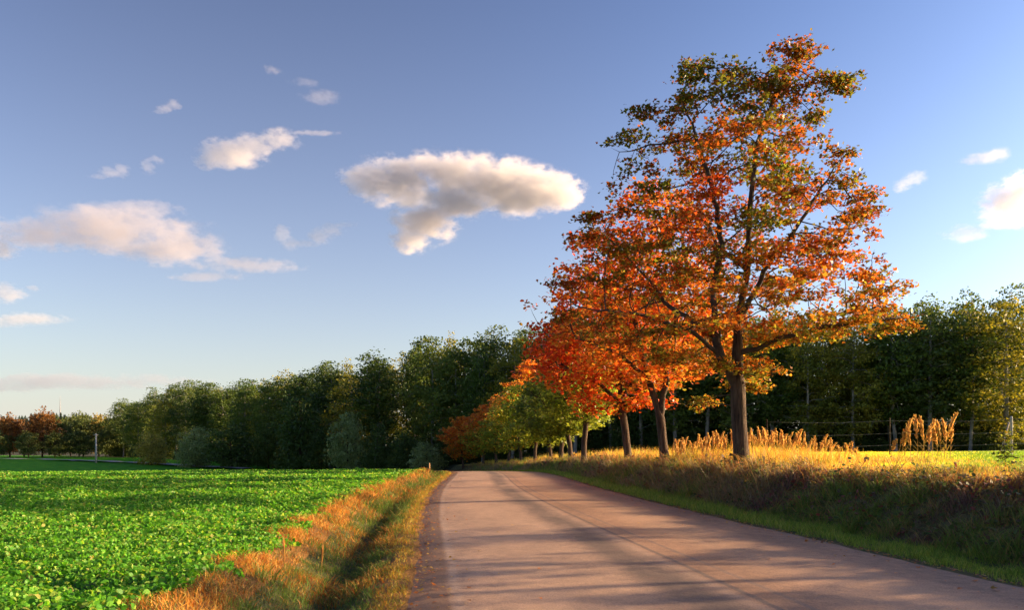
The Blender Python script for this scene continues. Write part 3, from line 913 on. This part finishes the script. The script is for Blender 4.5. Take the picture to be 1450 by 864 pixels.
def scatter_strip(rng, o0, o1, y0, y1, dens_near, fall, tuft=None, ymin=5.0):
    """points between two offsets from the road's middle; density falls with distance"""
    out = []
    y = y0
    while y < y1:
        dy = max(0.6, y * 0.06)
        dens = dens_near * min(1.0, (fall / max(y, 1.0)) ** 1.5)
        n = rng.poisson(abs(o1 - o0) * dy * dens)
        oo = rng.uniform(min(o0, o1), max(o0, o1), n); yy = rng.uniform(y, y + dy, n)
        out.append(np.stack([oo + road_c(yy), yy], 1))
        y += dy
    P = np.concatenate(out)
    # keep what the lens could see from a step or two aside
    keep = np.abs(P[:, 0]) < 0.66 * P[:, 1] + 3.5
    P = P[keep]
    return np.column_stack([P, ground_z(P[:, 0], P[:, 1]) - 0.01])

def pal(rng, n, cols, w, var=0.2):
    c = np.array(cols)[rng.choice(len(cols), n, p=np.array(w) / np.sum(w))]
    return c * rng.uniform(1 - var, 1 + var, (n, 1))

clumpn = Noise3(91, 0.9); clumpn2 = Noise3(92, 3.5)
def size_k(P, d0=12.0, e=0.75):
    return np.maximum(1.0, P[:, 1] / d0) ** e

ORANGE = [(0.52, 0.22, 0.035), (0.60, 0.32, 0.06), (0.42, 0.14, 0.025), (0.56, 0.42, 0.11)]
def verge_left():
    rng = np.random.default_rng(501)
    P = scatter_strip(rng, -HW - 3.15, -HW - 0.05, 5.5, 125, 1100, 11)
    l = -(P[:, 0] - road_c(P[:, 1])) - HW
    c = clumpn(P); c2 = clumpn2(P)
    ditch = (l > 0.42 + 0.1 * c) & (l < 1.6 + 0.18 * c + .1 * c2)
    edge = l <= 0.42 + 0.1 * c
    dry = ~ditch & ~edge
    # ragged edge towards the crop and the asphalt
    keep = (l < 2.25 + 0.28 * c + 0.16 * c2) & (l > 0.06 + 0.10 * c)
    keep &= rng.uniform(size=len(P)) < np.where(ditch, 0.8, 1.0) * (0.55 + 0.45 * (c > -0.3))
    P, ditch, edge, dry, c, c2, l = P[keep], ditch[keep], edge[keep], dry[keep], c[keep], c2[keep], l[keep]
    k = size_k(P)
    h = np.where(dry, 0.095, np.where(edge, 0.055, 0.115)) * (1 + 0.5 * c) * rng.uniform(0.5, 1.4, len(P)) * np.minimum(k, 1.7)
    w = 0.009 * k * rng.uniform(.7, 1.3, len(P))
    col = pal(rng, len(P), ORANGE, [3, 3, 2, 1.5])
    g = pal(rng, len(P), [(0.10, 0.19, 0.028), (0.15, 0.21, 0.04), (0.24, 0.18, 0.06), (0.34, 0.18, 0.05)], [4, 3.4, .9, .6])
    y_ = pal(rng, len(P), [(0.26, 0.26, 0.04), (0.38, 0.26, 0.04), (0.44, 0.20, 0.035)], [2, 2, 1.3])
    col = np.where(ditch[:, None], g, col)
    col = np.where(edge[:, None], y_, col)
    tan = dry & (c2 + .5 * c < -.25) & (rng.uniform(size=len(P)) < .6)
    col = np.where(tan[:, None], pal(rng, len(P), [(0.30, 0.22, 0.08), (0.20, 0.17, 0.05), (0.16, 0.12, 0.06)], [2, 2, 1]), col)
    mixg = dry & (rng.uniform(size=len(P)) < 0.10 + 0.25 * (c2 > 0.4))
    col = np.where(mixg[:, None], g, col)
    mixd = ditch & (c2 > 0.35) & (rng.uniform(size=len(P)) < .6)
    col = np.where(mixd[:, None], pal(rng, len(P), ORANGE, [2, 2, 3, 1]) * .8, col)
    blades('verge_grass', P, h.clip(.02), w, np.where(rng.uniform(size=len(P)) < .35, 2.2, .9), col, M_grass, 1, 'orange dry grass and green ditch grass on the left verge', 'grass')
verge_left()

def verge_right():
    rng = np.random.default_rng(502)
    P = scatter_strip(rng, HW + 0.03, HW + 1.15, 5.0, 120, 1300, 11)
    r = P[:, 0] - road_c(P[:, 1]) - HW
    c = clumpn(P)
    keep = r > 0.08 + 0.10 * c
    P, c, r = P[keep], c[keep], r[keep]
    k = size_k(P)
    h = 0.10 * (1 + .35 * c) * rng.uniform(.5, 1.5, len(P)) * np.minimum(k, 1.6)
    col = pal(rng, len(P), [(0.19, 0.30, 0.04), (0.28, 0.36, 0.05), (0.38, 0.36, 0.08), (0.13, 0.22, 0.03)], [3, 3, 1.3, 2])
    blades('verge_turf', P, h.clip(.02), 0.009 * k, np.full(len(P), .7), col, M_grass, 2, 'short green turf strip along the right road edge', 'grass')
verge_right()

def bank():
    rng = np.random.default_rng(503)
    P = scatter_strip(rng, HW + 1.0, HW + 2.75, 6, 120, 1300, 12)
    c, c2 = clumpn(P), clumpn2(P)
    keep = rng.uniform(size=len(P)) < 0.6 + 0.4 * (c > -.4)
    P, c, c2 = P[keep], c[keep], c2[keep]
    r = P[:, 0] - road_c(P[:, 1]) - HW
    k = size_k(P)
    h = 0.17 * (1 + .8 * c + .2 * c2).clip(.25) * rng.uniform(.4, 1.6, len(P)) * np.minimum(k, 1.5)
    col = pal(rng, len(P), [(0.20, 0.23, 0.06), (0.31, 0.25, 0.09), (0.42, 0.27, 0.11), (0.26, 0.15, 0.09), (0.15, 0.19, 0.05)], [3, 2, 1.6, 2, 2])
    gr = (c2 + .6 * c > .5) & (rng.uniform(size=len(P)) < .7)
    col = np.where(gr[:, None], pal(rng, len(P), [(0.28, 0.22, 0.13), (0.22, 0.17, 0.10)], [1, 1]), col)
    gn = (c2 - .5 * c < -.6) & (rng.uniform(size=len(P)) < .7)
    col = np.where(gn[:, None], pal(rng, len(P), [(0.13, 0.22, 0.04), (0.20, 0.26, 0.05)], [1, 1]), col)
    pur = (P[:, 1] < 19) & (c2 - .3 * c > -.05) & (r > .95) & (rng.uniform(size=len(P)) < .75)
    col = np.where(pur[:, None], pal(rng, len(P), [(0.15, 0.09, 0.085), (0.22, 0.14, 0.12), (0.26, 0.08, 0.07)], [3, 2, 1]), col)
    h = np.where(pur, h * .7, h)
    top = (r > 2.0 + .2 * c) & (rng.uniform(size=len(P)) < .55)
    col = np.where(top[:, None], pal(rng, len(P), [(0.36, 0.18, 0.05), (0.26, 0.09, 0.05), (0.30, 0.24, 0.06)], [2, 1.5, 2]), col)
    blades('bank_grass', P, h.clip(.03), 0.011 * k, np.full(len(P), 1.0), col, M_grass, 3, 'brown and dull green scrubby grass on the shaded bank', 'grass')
    # broad weedy leaves and purple brown stems among the grass
    P = scatter_strip(rng, HW + 1.05, HW + 2.6, 6, 70, 260, 13)
    c2 = clumpn2(P)
    P = P[(c2 > -0.1) | (P[:, 1] < 18)]
    n = len(P)
    P = P + rng.uniform(0, 1, (n, 3)) * np.column_stack([np.full(n, .1), np.full(n, .1), .22 + .22 * (clumpn(P) > .3)])
    col = pal(rng, n, [(0.08, 0.12, 0.035), (0.13, 0.09, 0.065), (0.24, 0.07, 0.06), (0.14, 0.14, 0.05)], [3, 2.2, 1.4, 1.5])
    me = leaves_mesh('bank_weeds', P, rng.normal(size=(n, 3)) * .6 + [0, 0, 1], 0.07 * size_k(P, 14) * rng.uniform(.5, 1.4, n), LEAF_HEX, col, M_grass, rng)
    tag(link('bank_weeds', me), 'low leafy weeds tangled in the grass of the shaded bank', 'weeds', kind='stuff')
bank()

GOLD = [(0.62, 0.44, 0.07), (0.55, 0.28, 0.05), (0.55, 0.20, 0.04), (0.66, 0.56, 0.08)]
def golden_grass():
    rng = np.random.default_rng(504)
    P = scatter_strip(rng, HW + 2.5, HW + 8.5, 7, 125, 360, 17)
    r = P[:, 0] - road_c(P[:, 1]) - HW
    c, c2 = clumpn(P), clumpn2(P)
    keep = rng.uniform(size=len(P)) < (0.45 + 0.55 * (c > -.2)) * np.where(r < 3.0, .6, 1) * np.where((P[:, 1] < 22) & (r > 4.4 + .5 * c), .12, 1)
    P, r, c, c2 = P[keep], r[keep], c[keep], c2[keep]
    k = size_k(P, 20, .8)
    tall = smooth01((r - 2.9) / 1.6) * np.where(P[:, 1] > 26, 1, 0.12 * smooth01((P[:, 1] - 10) / 12) + .88 * smooth01((P[:, 1] - 19) / 6))
    h = (0.12 + 0.42 * tall * smooth01(1 - (r - 5) / 3.5)) * (1 + .35 * c2 + .2 * c) * rng.uniform(.5, 1.35, len(P))
    col = pal(rng, len(P), GOLD, [3, 2, 1.2, 2.2])
    g = pal(rng, len(P), [(0.22, 0.26, 0.04), (0.14, 0.17, 0.03)], [2, 1])
    col = np.where(((c2 > .55) & (rng.uniform(size=len(P)) < .5))[:, None], g, col)
    blades('golden_grass', P, h.clip(.05), 0.011 * k, np.full(len(P), .55), col, M_grass, 4, 'tall golden dry grass along the top of the bank under the maples', 'grass')
golden_grass()

def meadow_grass():
    rng = np.random.default_rng(505)
    P = scatter_strip(rng, HW + 4.6, HW + 60, 10, 75, 260, 20)
    rr = P[:, 0] - road_c(P[:, 1]) - HW
    P = P[(P[:, 1] < 23) | (rr > 7.3)]
    k = size_k(P, 20, .9)
    n = len(P)
    h = 0.065 * rng.uniform(.6, 1.3, n) * np.minimum(k, 1.8)
    right = smooth01((P[:, 0] / P[:, 1] - 0.45) / 0.2)
    a = pal(rng, n, [(0.74, 0.64, 0.05), (0.62, 0.62, 0.04)], [1, 1])
    b = pal(rng, n, [(0.14, 0.30, 0.02), (0.22, 0.36, 0.03)], [1, 1])
    col = np.where((rng.uniform(size=n) < right)[:, None], b, a)
    blades('meadow_grass', P, h, 0.014 * k, np.full(n, .5), col, M_grass, 5, 'bright yellow green grass of the raised field on the right', 'grass')
meadow_grass()

def crop():
    rng = np.random.default_rng(506)
    out = []
    y = 5.5
    while y < 92:
        dy = max(0.5, y * 0.05)
        x0, x1 = -0.68 * (y + dy) - 3, float(road_c(y)) - HW - 1.8
        dens = 800 * min(1, (10.5 / y) ** 1.2)
        n = rng.poisson(max(0, x1 - x0) * dy * dens)
        out.append(np.stack([rng.uniform(x0, x1, n), rng.uniform(y, y + dy, n)], 1))
        y += dy
    P = np.concatenate(out)
    P = np.column_stack([P, ground_z(P[:, 0], P[:, 1])])
    l = -(P[:, 0] - road_c(P[:, 1])) - HW
    c, c2 = clumpn(P), clumpn2(P)
    keep = (l > 2.2 + .28 * c + .16 * c2)
    P, c, c2 = P[keep], c[keep], c2[keep]
    n = len(P)
    k = size_k(P, 11, .62)
    P = P + np.column_stack([np.zeros((n, 2)), rng.uniform(0.02, 0.14, n) * (1 + .35 * c + .2 * c2)])
    col = pal(rng, n, [(0.09, 0.30, 0.025), (0.15, 0.37, 0.04), (0.055, 0.21, 0.015), (0.28, 0.42, 0.07), (0.34, 0.34, 0.09)], [4, 3, 2, 1.7, .25])
    Nr = rng.normal(size=(n, 3)) * .7 + np.array([.15, -.1, .7])
    me = leaves_mesh('crop_leaves', P, Nr, 0.052 * k * rng.uniform(.6, 1.35, n), LEAF_HEX, col, M_crop, rng, cup=.5)
    tag(link('crop_leaves', me), 'low bright green leafy crop covering the left field', 'crop', kind='stuff')
crop()

def fallen_leaves():
    rng = np.random.default_rng(507)
    yy = 6 + 60 * rng.uniform(size=2600) ** 1.3
    side = rng.uniform(size=2600)
    oo = np.where(side < .48, -HW + rng.exponential(.16, 2600), np.where(side < .97, HW - rng.exponential(.22, 2600), rng.uniform(-HW, HW, 2600)))
    keep = np.abs(oo) < HW + .1
    oo, yy = oo[keep], yy[keep]
    z = road_z(yy) + .034 + .035 * (1 - (oo / 3.35) ** 2) + .012
    P = np.column_stack([oo + road_c(yy), yy, z])
    n = len(P)
    col = pal(rng, n, [(0.45, 0.16, 0.03), (0.40, 0.26, 0.06), (0.22, 0.10, 0.04)], [2, 2, 1.5])
    me = leaves_mesh('fallen_leaves', P, rng.normal(size=(n, 3)) * .18 + [0, 0, 1], rng.uniform(.03, .065, n), LEAF_MAPLE, col, M_leaf, rng)
    tag(link('fallen_leaves', me), 'dry orange leaves fallen along the road edges', 'leaf litter', kind='stuff')
fallen_leaves()

# ------------------------------------------------------------------ reeds, sapling, stalks
M_plume = leaf_material('reed_plume', .45, .7, .1, (1.2, 1.1, .8))
def reed_meshes(seed, h):
    rng = np.random.default_rng(seed)
    bend = rng.uniform(.04, .26) * rng.choice([-1, 1])
    t = np.linspace(0, 1, 9)
    path = np.stack([bend * h * t ** 2, 0.04 * h * t ** 2, h * t], 1)
    k = 5; an = np.arange(k) * 6.283 / k
    rr = 0.008 * (1 - .6 * t)
    V = (path[:, None, :] + rr[:, None, None] * np.stack([np.cos(an), np.sin(an), 0 * an], 1)[None]).reshape(-1, 3)
    i, j = np.meshgrid(np.arange(8), np.arange(k), indexing='ij'); jn = (j + 1) % k
    Fq = np.stack([i * k + j, i * k + jn, (i + 1) * k + jn, (i + 1) * k + j], -1).reshape(-1, 4)
    stem = mesh_np('stem', V, Fq, np.full(len(Fq), 4), M_grass, tint=np.tile((0.42, 0.30, 0.09), (len(Fq), 1)))
    n = 120
    tt = rng.uniform(.45, .97, n)
    prof = np.sin(np.clip((tt - .42) / .58, 0, 1) * math.pi) ** .8
    P = np.stack([np.interp(tt, t, path[:, 0]), np.interp(tt, t, path[:, 1]), tt * h], 1)
    th = rng.uniform(0, 6.283, n)
    out = np.stack([np.cos(th), np.sin(th), 0 * th], 1)
    ln = rng.uniform(.10, .20, n) * (.5 + .6 * prof)
    ax = out * rng.uniform(.15, .55, (n, 1)) + np.array([np.sign(bend) * .2, 0, 1.0])
    nr = np.stack([-np.sin(th), np.cos(th), 0 * th], 1) * .6 + out
    col = pal(rng, n, [(0.55, 0.34, 0.12), (0.62, 0.45, 0.18), (0.50, 0.24, 0.08)], [2, 1.6, 1.2])
    plume = leaves_mesh('plume', P + ax * ln[:, None] * .4, nr, ln, LEAF_SLIM * [1.3, 1], col, M_plume, rng, axis=ax)
    n = 5
    Pl = np.stack([np.interp(np.linspace(.15, .5, n), t, path[:, 0]), np.zeros(n), np.linspace(.15, .5, n) * h], 1)
    LV, LF = [], []
    for q in range(n):
        th = rng.uniform(0, 6.28); dx, dyv = math.cos(th), math.sin(th)
        ln = rng.uniform(.25, .4)
        p = Pl[q]
        b = len(LV)
        LV += [p + [-dyv * .008, dx * .008, 0], p - [-dyv * .008, dx * .008, 0], p + [dx * ln * .5 + dyv * .008, dyv * ln * .5 - dx * .008, ln * .55], p + [dx * ln * .5 - dyv * .008, dyv * ln * .5 + dx * .008, ln * .55], p + [dx * ln, dyv * ln, ln * .5]]
        LF += [[b, b + 1, b + 2, b + 3], [b + 3, b + 2, b + 4]]
    flat = [v for f in LF for v in f]
    leaf = mesh_np('leaf', np.array(LV), flat, [len(f) for f in LF], M_grass, tint=np.tile((0.40, 0.30, 0.07), (len(LF), 1)))
    return stem, plume, leaf
RE = [reed_meshes(600 + k, 1.5) for k in range(5)]
rngr = np.random.default_rng(610)
def reed(px, d, top, lab, group, k, wk=1.0):
    x = at(px, d); z = gz(x, d) - 0.02
    h = (HOR - top) * d / F_PX + 1.5 - z
    t = empty('reed', (x, d, z), rngr.uniform(-1.2, 1.2))
    s = h / 1.5
    t.scale = (wk, wk, s)
    tag(t, lab, 'reed', group)
    for nm, me in zip(('stem', 'plume', 'leaf'), RE[k]): link(nm, me, t)
for q, (px, top, lab) in enumerate([
    (1262, 622, 'short leaning reed at the left of the tall reed clump'), (1272, 600, 'left outer reed of the tall golden clump on the raised field'),
    (1281, 594, 'broad golden plumed reed in the left half of the tall clump'), (1300, 588, 'reed with a fat golden plume in the middle of the tall clump'),
    (1309, 590, 'middle reed of the tall clump, right beside the fattest plume'), (1320, 594, 'golden reed right of the middle of the tall clump'),
    (1337, 586, 'tallest leaning reed, right part of the tall clump'), (1346, 602, 'slim right outer reed of the tall clump'),
    (1328, 606, 'low reed within the right half of the tall clump'), (1290, 606, 'low reed within the left half of the tall clump'),
    (1277, 608, 'thin low reed just right of the left outer reed'), (1305, 600, 'thin reed squeezed between the two middle plumes'), (1315, 604, 'thin reed right behind the middle plume'),
    (1333, 596, 'thin leaning reed just left of the tallest one'), (1341, 594, 'thin leaning reed just right of the tallest one')]):
    reed(px, 27 + (q % 3) * .5, top, lab, 'tall golden reeds on the raised field', q % 5, 1.25)
n_r = 0
for px in np.arange(952, 1215, 2.3):
    d = rngr.uniform(29, 37)
    top = np.interp(px, [955, 1000, 1050, 1090, 1130, 1170, 1215], [628, 616, 612, 610, 614, 622, 632]) + rngr.uniform(-5, 12)
    lab = 'rust gold reed left of the big maple trunk' if px < 1048 else 'rust gold reed between the big maple trunk and the tall reed clump'
    reed(px + rngr.uniform(-3, 3), d, top, lab, 'rust gold reeds behind the big maple', n_r % 5); n_r += 1

# leafy sapling on the bank at the right
def sapling():
    d = 16.5; x = at(1424, d); z = gz(x, d)
    rng = np.random.default_rng(620)
    prof = [(.1, .16, .16), (.35, .2, .2), (.6, .12, .12), (.85, .16, .16), (1, .08, .08)]
    ms = make_tree(621, 0.85, prof, 1, 26, 3, 6, 0.055, LEAF_HEX, autumn(622, .85, lambda P, Q, a, b, r: dict(lime=.8 + .8 * (Q[:, 2] > .55), green=.9 * (Q[:, 2] < .5), amber=.7 * (Q[:, 2] > .6))),
                   0.010, step=.06, clump_r=.06, clump_flat=.8, min_sep=.05, spread=.03, sides=5, flare=1.1)
    t = empty('sapling', (x, d, z)); tag(t, 'small yellow tipped sapling on the bank top at the right edge', 'plant')
    link('stem', ms[0], t)
    if ms[1]: link('twigs', ms[1], t)
    link('leaves', ms[2], t)
sapling()

def stalk(px, d, h, lab, seed):
    x = at(px, d); z = gz(x, d) - .02
    st, pl, lf = reed_meshes(seed, h)
    t = empty('dry_stalk', (x, d, z)); tag(t, lab, 'plant', 'dry stalks in the ditch')
    t.scale = (.22, .22, 1)
    link('stem', st, t); link('seed_head', pl, t)
stalk(403, 9.3, .42, 'single thin dry orange stalk standing in the left ditch', 630)
stalk(455, 10.6, .34, 'shorter pale dry stalk farther along the left ditch', 631)

# ------------------------------------------------------------------ fence, pole, marker
def tube_mesh(name, pts, r, m, k=8, cap=True):
    pts = np.array(pts, float); rr = np.broadcast_to(r, len(pts))
    T = np.gradient(pts, axis=0); T /= np.linalg.norm(T, axis=1)[:, None]
    V = []
    up = np.array([0, 1., 0]) if abs(T[0][1]) < .9 else np.array([1., 0, 0])
    for p, t_, q in zip(pts, T, rr):
        u = up - t_ * up.dot(t_); u /= np.linalg.norm(u); b = np.cross(t_, u)
        for s_ in range(k):
            a = s_ * 6.28319 / k
            V.append(p + q * (math.cos(a) * u + math.sin(a) * b))
    Fl = [[i * k + s_, i * k + (s_ + 1) % k, (i + 1) * k + (s_ + 1) % k, (i + 1) * k + s_] for i in range(len(pts) - 1) for s_ in range(k)]
    if cap: Fl += [list(range(k))[::-1], [(len(pts) - 1) * k + s_ for s_ in range(k)]]
    return mesh_np(name, V, [v for f in Fl for v in f], [len(f) for f in Fl], m)
M_post = noise_material('weathered_post', [(0.3, (0.30, 0.29, 0.28)), (0.7, (0.50, 0.48, 0.45))], scale=6, stretch=(1, 1, .2))
M_wire = noise_material('fence_wire', [(0.3, (0.10, 0.11, 0.10)), (0.7, (0.17, 0.18, 0.17))], scale=5)
def fence():
    d = 40.0
    xs = [at(1086, d), at(1260, d), at(1432, d)]
    zs = [gz(x, d) for x in xs]
    t = empty('wire_fence', (xs[2], d, zs[2])); tag(t, 'thin wire fence with pale posts before the right wood', 'fence')
    for x, z, r in zip(xs, zs, (.03, .03, .07)):
        link('post', tube_mesh('post', [(x - xs[2], 0, z - zs[2] - .2), (x - xs[2], 0, z - zs[2] + 1.9), (x - xs[2], 0, z - zs[2] + 2.0)], [r, r, r * .7], M_post if r > .05 else M_bark), t)
    link('brace', tube_mesh('brace', [(-.55, .1, -.1), (-.05, .1, 1.7)], .035, M_post), t)
    for hh in (1.85, 1.2, .6):
        pts = []
        for a, b, za, zb in ((xs[0], xs[1], zs[0], zs[1]), (xs[1], xs[2], zs[1], zs[2])):
            for s_ in np.linspace(0, 1, 8):
                pts.append((a + (b - a) * s_ - xs[2], -.08, za + (zb - za) * s_ - zs[2] + hh - .08 * math.sin(s_ * math.pi)))
        pts = [p for i, p in enumerate(pts) if i == 0 or p != pts[i - 1]]
        pts.append((6.0, -.08, hh - .03))
        seen = []
        for p in pts:
            if not seen or abs(p[0] - seen[-1][0]) > 1e-4: seen.append(p)
        link('wire', tube_mesh('wire', seen, .009, M_wire, 5), t)
fence()
def pole():
    d = 205.0; x = at(136, d); z = gz(x, d)
    t = empty('utility_pole', (x, d, z)); tag(t, 'pale pole standing beside the grey track beyond the left field', 'pole')
    link('shaft', tube_mesh('shaft', [(0, 0, -.5), (0, 0, 4), (0, 0, 7.6)], [.26, .22, .17], M_post), t)
    link('crossarm', tube_mesh('crossarm', [(-.5, -.25, 7.2), (.5, -.25, 7.2)], .09, M_post), t)
pole()
def marker():
    d = 68.0; x = at(608, d); z = gz(x, d)
    m = noise_material('marker_wood', [(0.3, (0.35, 0.2, 0.1)), (0.7, (0.5, 0.3, 0.16))], scale=6)
    o = link('marker_post', tube_mesh('marker_post', [(0, 0, -.2), (0, 0, .75), (0, 0, .8)], [.06, .06, .03], m), loc=(x, d, z))
    tag(o, 'short orange brown marker post at the far end of the left verge', 'post')
marker()

# ------------------------------------------------------------------ clouds
def cloud(lobes, label, seed, D=2400.0, dens=0.02, thr=0.5, gain=2.3, nscale=1.5, aniso=0.2, rough=0.72, group='clouds', hue=(0.86, 0.845, 0.85)):
    """a body of real vapour at its own height: lobes (column, row, half width, half height) roughened by noise"""
    u = D / F_PX
    L_ = [((a - 725) * u, (HOR - b) * u + 1.5, c * u, e * u) for a, b, c, e in lobes]
    x0 = min(a - c * 1.25 for a, b, c, e in L_); x1 = max(a + c * 1.25 for a, b, c, e in L_)
    z0 = min(b - e * 1.3 for a, b, c, e in L_); z1 = max(b + e * 1.3 for a, b, c, e in L_)
    dep = max(min(c, e * 2.0) for a, b, c, e in L_)
    cx, cz = (x0 + x1) / 2, (z0 + z1) / 2
    hx, hz, hy = (x1 - x0) / 2, (z1 - z0) / 2, dep * 1.3
    me = bpy.data.meshes.new('cloud')
    me.from_pydata([(i * hx, j * hy, k * hz) for i in (-1, 1) for j in (-1, 1) for k in (-1, 1)], [],
                   [(0, 1, 3, 2), (4, 6, 7, 5), (0, 4, 5, 1), (2, 3, 7, 6), (0, 2, 6, 4), (1, 5, 7, 3)])
    m, t, pb = mat('cloud_vapour')
    N, L = t.nodes, t.links
    N.remove(pb)
    pv = N.new('ShaderNodeVolumePrincipled')
    pv.inputs['Color'].default_value = (*hue, 1)
    pv.inputs['Anisotropy'].default_value = aniso
    L.new(pv.outputs[0], N['Material Output'].inputs['Volume'])
    tc = N.new('ShaderNodeTexCoord')
    def math_(op, a, bb, clamp=False):
        q = N.new('ShaderNodeMath'); q.operation = op; q.use_clamp = clamp
        for i_, v in enumerate((a, bb)):
            if isinstance(v, (int, float)): q.inputs[i_].default_value = v
            else: L.new(v, q.inputs[i_])
        return q.outputs[0]
    best = None
    for a, b, c, e in L_:
        d_ = min(c, e * 2.0)
        mp = N.new('ShaderNodeMapping')
        mp.inputs['Scale'].default_value = (1 / c, 1 / d_, 1 / e)
        mp.inputs['Location'].default_value = (-(a - cx) / c, 0, -(b - cz) / e)
        L.new(tc.outputs['Object'], mp.inputs['Vector'])
        ln = N.new('ShaderNodeVectorMath'); ln.operation = 'LENGTH'
        L.new(mp.outputs[0], ln.inputs[0])
        v = math_('SUBTRACT', 1.0, ln.outputs['Value'])
        best = v if best is None else math_('SMOOTH_MAX', best, v)
    for n_ in N:
        if n_.type == 'MATH' and n_.operation == 'SMOOTH_MAX': n_.inputs[2].default_value = 0.15
    mp = N.new('ShaderNodeMapping')
    w = (22 if max(q[2] for q in lobes) > 45 else 11) * u
    mp.inputs['Scale'].default_value = (.75 / w, .75 / w, 1.3 / w)
    mp.inputs['Location'].default_value = (seed * 3.7, seed * 1.3, seed * 2.1)
    L.new(tc.outputs['Object'], mp.inputs['Vector'])
    nz = N.new('ShaderNodeTexNoise'); nz.inputs['Scale'].default_value = nscale; nz.inputs['Detail'].default_value = 5; nz.inputs['Roughness'].default_value = rough
    L.new(mp.outputs[0], nz.inputs['Vector'])
    nl = N.new('ShaderNodeTexNoise'); nl.inputs['Scale'].default_value = nscale * .38; nl.inputs['Detail'].default_value = 2
    L.new(mp.outputs[0], nl.inputs['Vector'])
    v = math_('ADD', math_('SUBTRACT', math_('MULTIPLY', best, 0.95), 0.08), math_('MULTIPLY', math_('SUBTRACT', nz.outputs['Fac'], thr), 2.5))
    v = math_('ADD', v, math_('MULTIPLY', math_('SUBTRACT', nl.outputs['Fac'], 0.5), 1.5))
    v = math_('MULTIPLY', v, gain, True)
    v = math_('MULTIPLY', v, math_('MULTIPLY', math_('ADD', best, 0.22), 4.0, True))
    L.new(math_('MULTIPLY', v, dens), pv.inputs['Density'])
    me.materials.append(m)
    o = link('cloud', me, loc=(cx, D, cz))
    tag(o, label, 'cloud', group)
    return o
cloud([(560, 258, 72, 30), (520, 250, 50, 14), (630, 246, 62, 28), (690, 262, 80, 34), (740, 262, 55, 26), (785, 274, 46, 27), (745, 275, 60, 30), (640, 285, 70, 24), (604, 312, 48, 32), (585, 338, 34, 20)],
      'largest white cloud, flat topped with a ragged tail, left of the big maple', 1, dens=.022, hue=(.86, .845, .865))
cloud([(50, 332, 100, 24), (160, 326, 135, 32), (235, 352, 85, 24), (350, 375, 85, 11), (205, 296, 60, 12), (-30, 340, 60, 20), (290, 392, 60, 7)], 'wide grey pink cloud low on the left with a flat streak at its right end', 2, dens=.0075, hue=(.78, .75, .775))
cloud([(325, 217, 54, 18), (362, 206, 34, 14), (395, 197, 38, 13), (292, 226, 25, 12), (440, 188, 40, 4)], 'small white wispy cloud above the wide grey pink cloud', 3, dens=.012)
cloud([(400, 332, 14, 15), (410, 346, 16, 9), (452, 334, 20, 12), (470, 326, 20, 9), (430, 345, 24, 6), (490, 318, 24, 4)], 'faint grey shred of cloud below and left of the largest cloud', 4, dens=.006)
cloud([(233, 154, 12, 6), (246, 148, 11, 7), (225, 158, 10, 3)], 'tiny white puff of cloud high on the left, above the wispy cloud', 5, dens=.007)
cloud([(382, 98, 9, 7), (392, 101, 9, 4), (376, 94, 6, 4)], 'topmost tiny puff of cloud', 6, dens=.006)
cloud([(455, 137, 32, 9), (430, 116, 24, 6)], 'faint pale streak of cloud just below the topmost puff', 7, dens=.003)
cloud([(158, 245, 20, 8), (172, 240, 12, 9), (140, 250, 18, 4), (209, 234, 12, 13), (220, 226, 12, 7)], 'faint pair of pale puffs left of the small wispy cloud', 8, dens=.006)
cloud([(10, 415, 26, 15), (45, 408, 10, 5)], 'small pink white cloud at the left edge, under the wide cloud', 9, dens=.008)
cloud([(40, 452, 60, 11), (-10, 455, 30, 10)], 'low flat pinkish cloud at the left edge above the far trees', 10, dens=.008)
cloud([(-2, 356, 30, 11)], 'small cream puff at the left edge under the wide cloud', 14, dens=.014)
cloud([(1432, 288, 42, 34), (1462, 262, 40, 24), (1420, 312, 30, 14)], 'bright cream cloud cut by the right edge', 11, dens=.014)
cloud([(1408, 220, 20, 12), (1390, 224, 26, 8), (1372, 228, 18, 5)], 'small pale cloud above the bright cream one at the right edge', 12, dens=.0075, hue=(.78, .75, .775))
cloud([(1280, 262, 16, 11), (1293, 252, 18, 10), (1304, 246, 12, 5)], 'small pale tilted cloud just right of the big maple', 13, dens=.006)
cloud([(1366, 330, 34, 12)], 'faint broken wisp left of the bright cream cloud', 15, dens=.005)
cloud([(90, 540, 190, 12), (-40, 545, 120, 14)], 'long low grey band of cloud near the left horizon', 16, D=4200, dens=.004, thr=.42, hue=(.5, .5, .58))
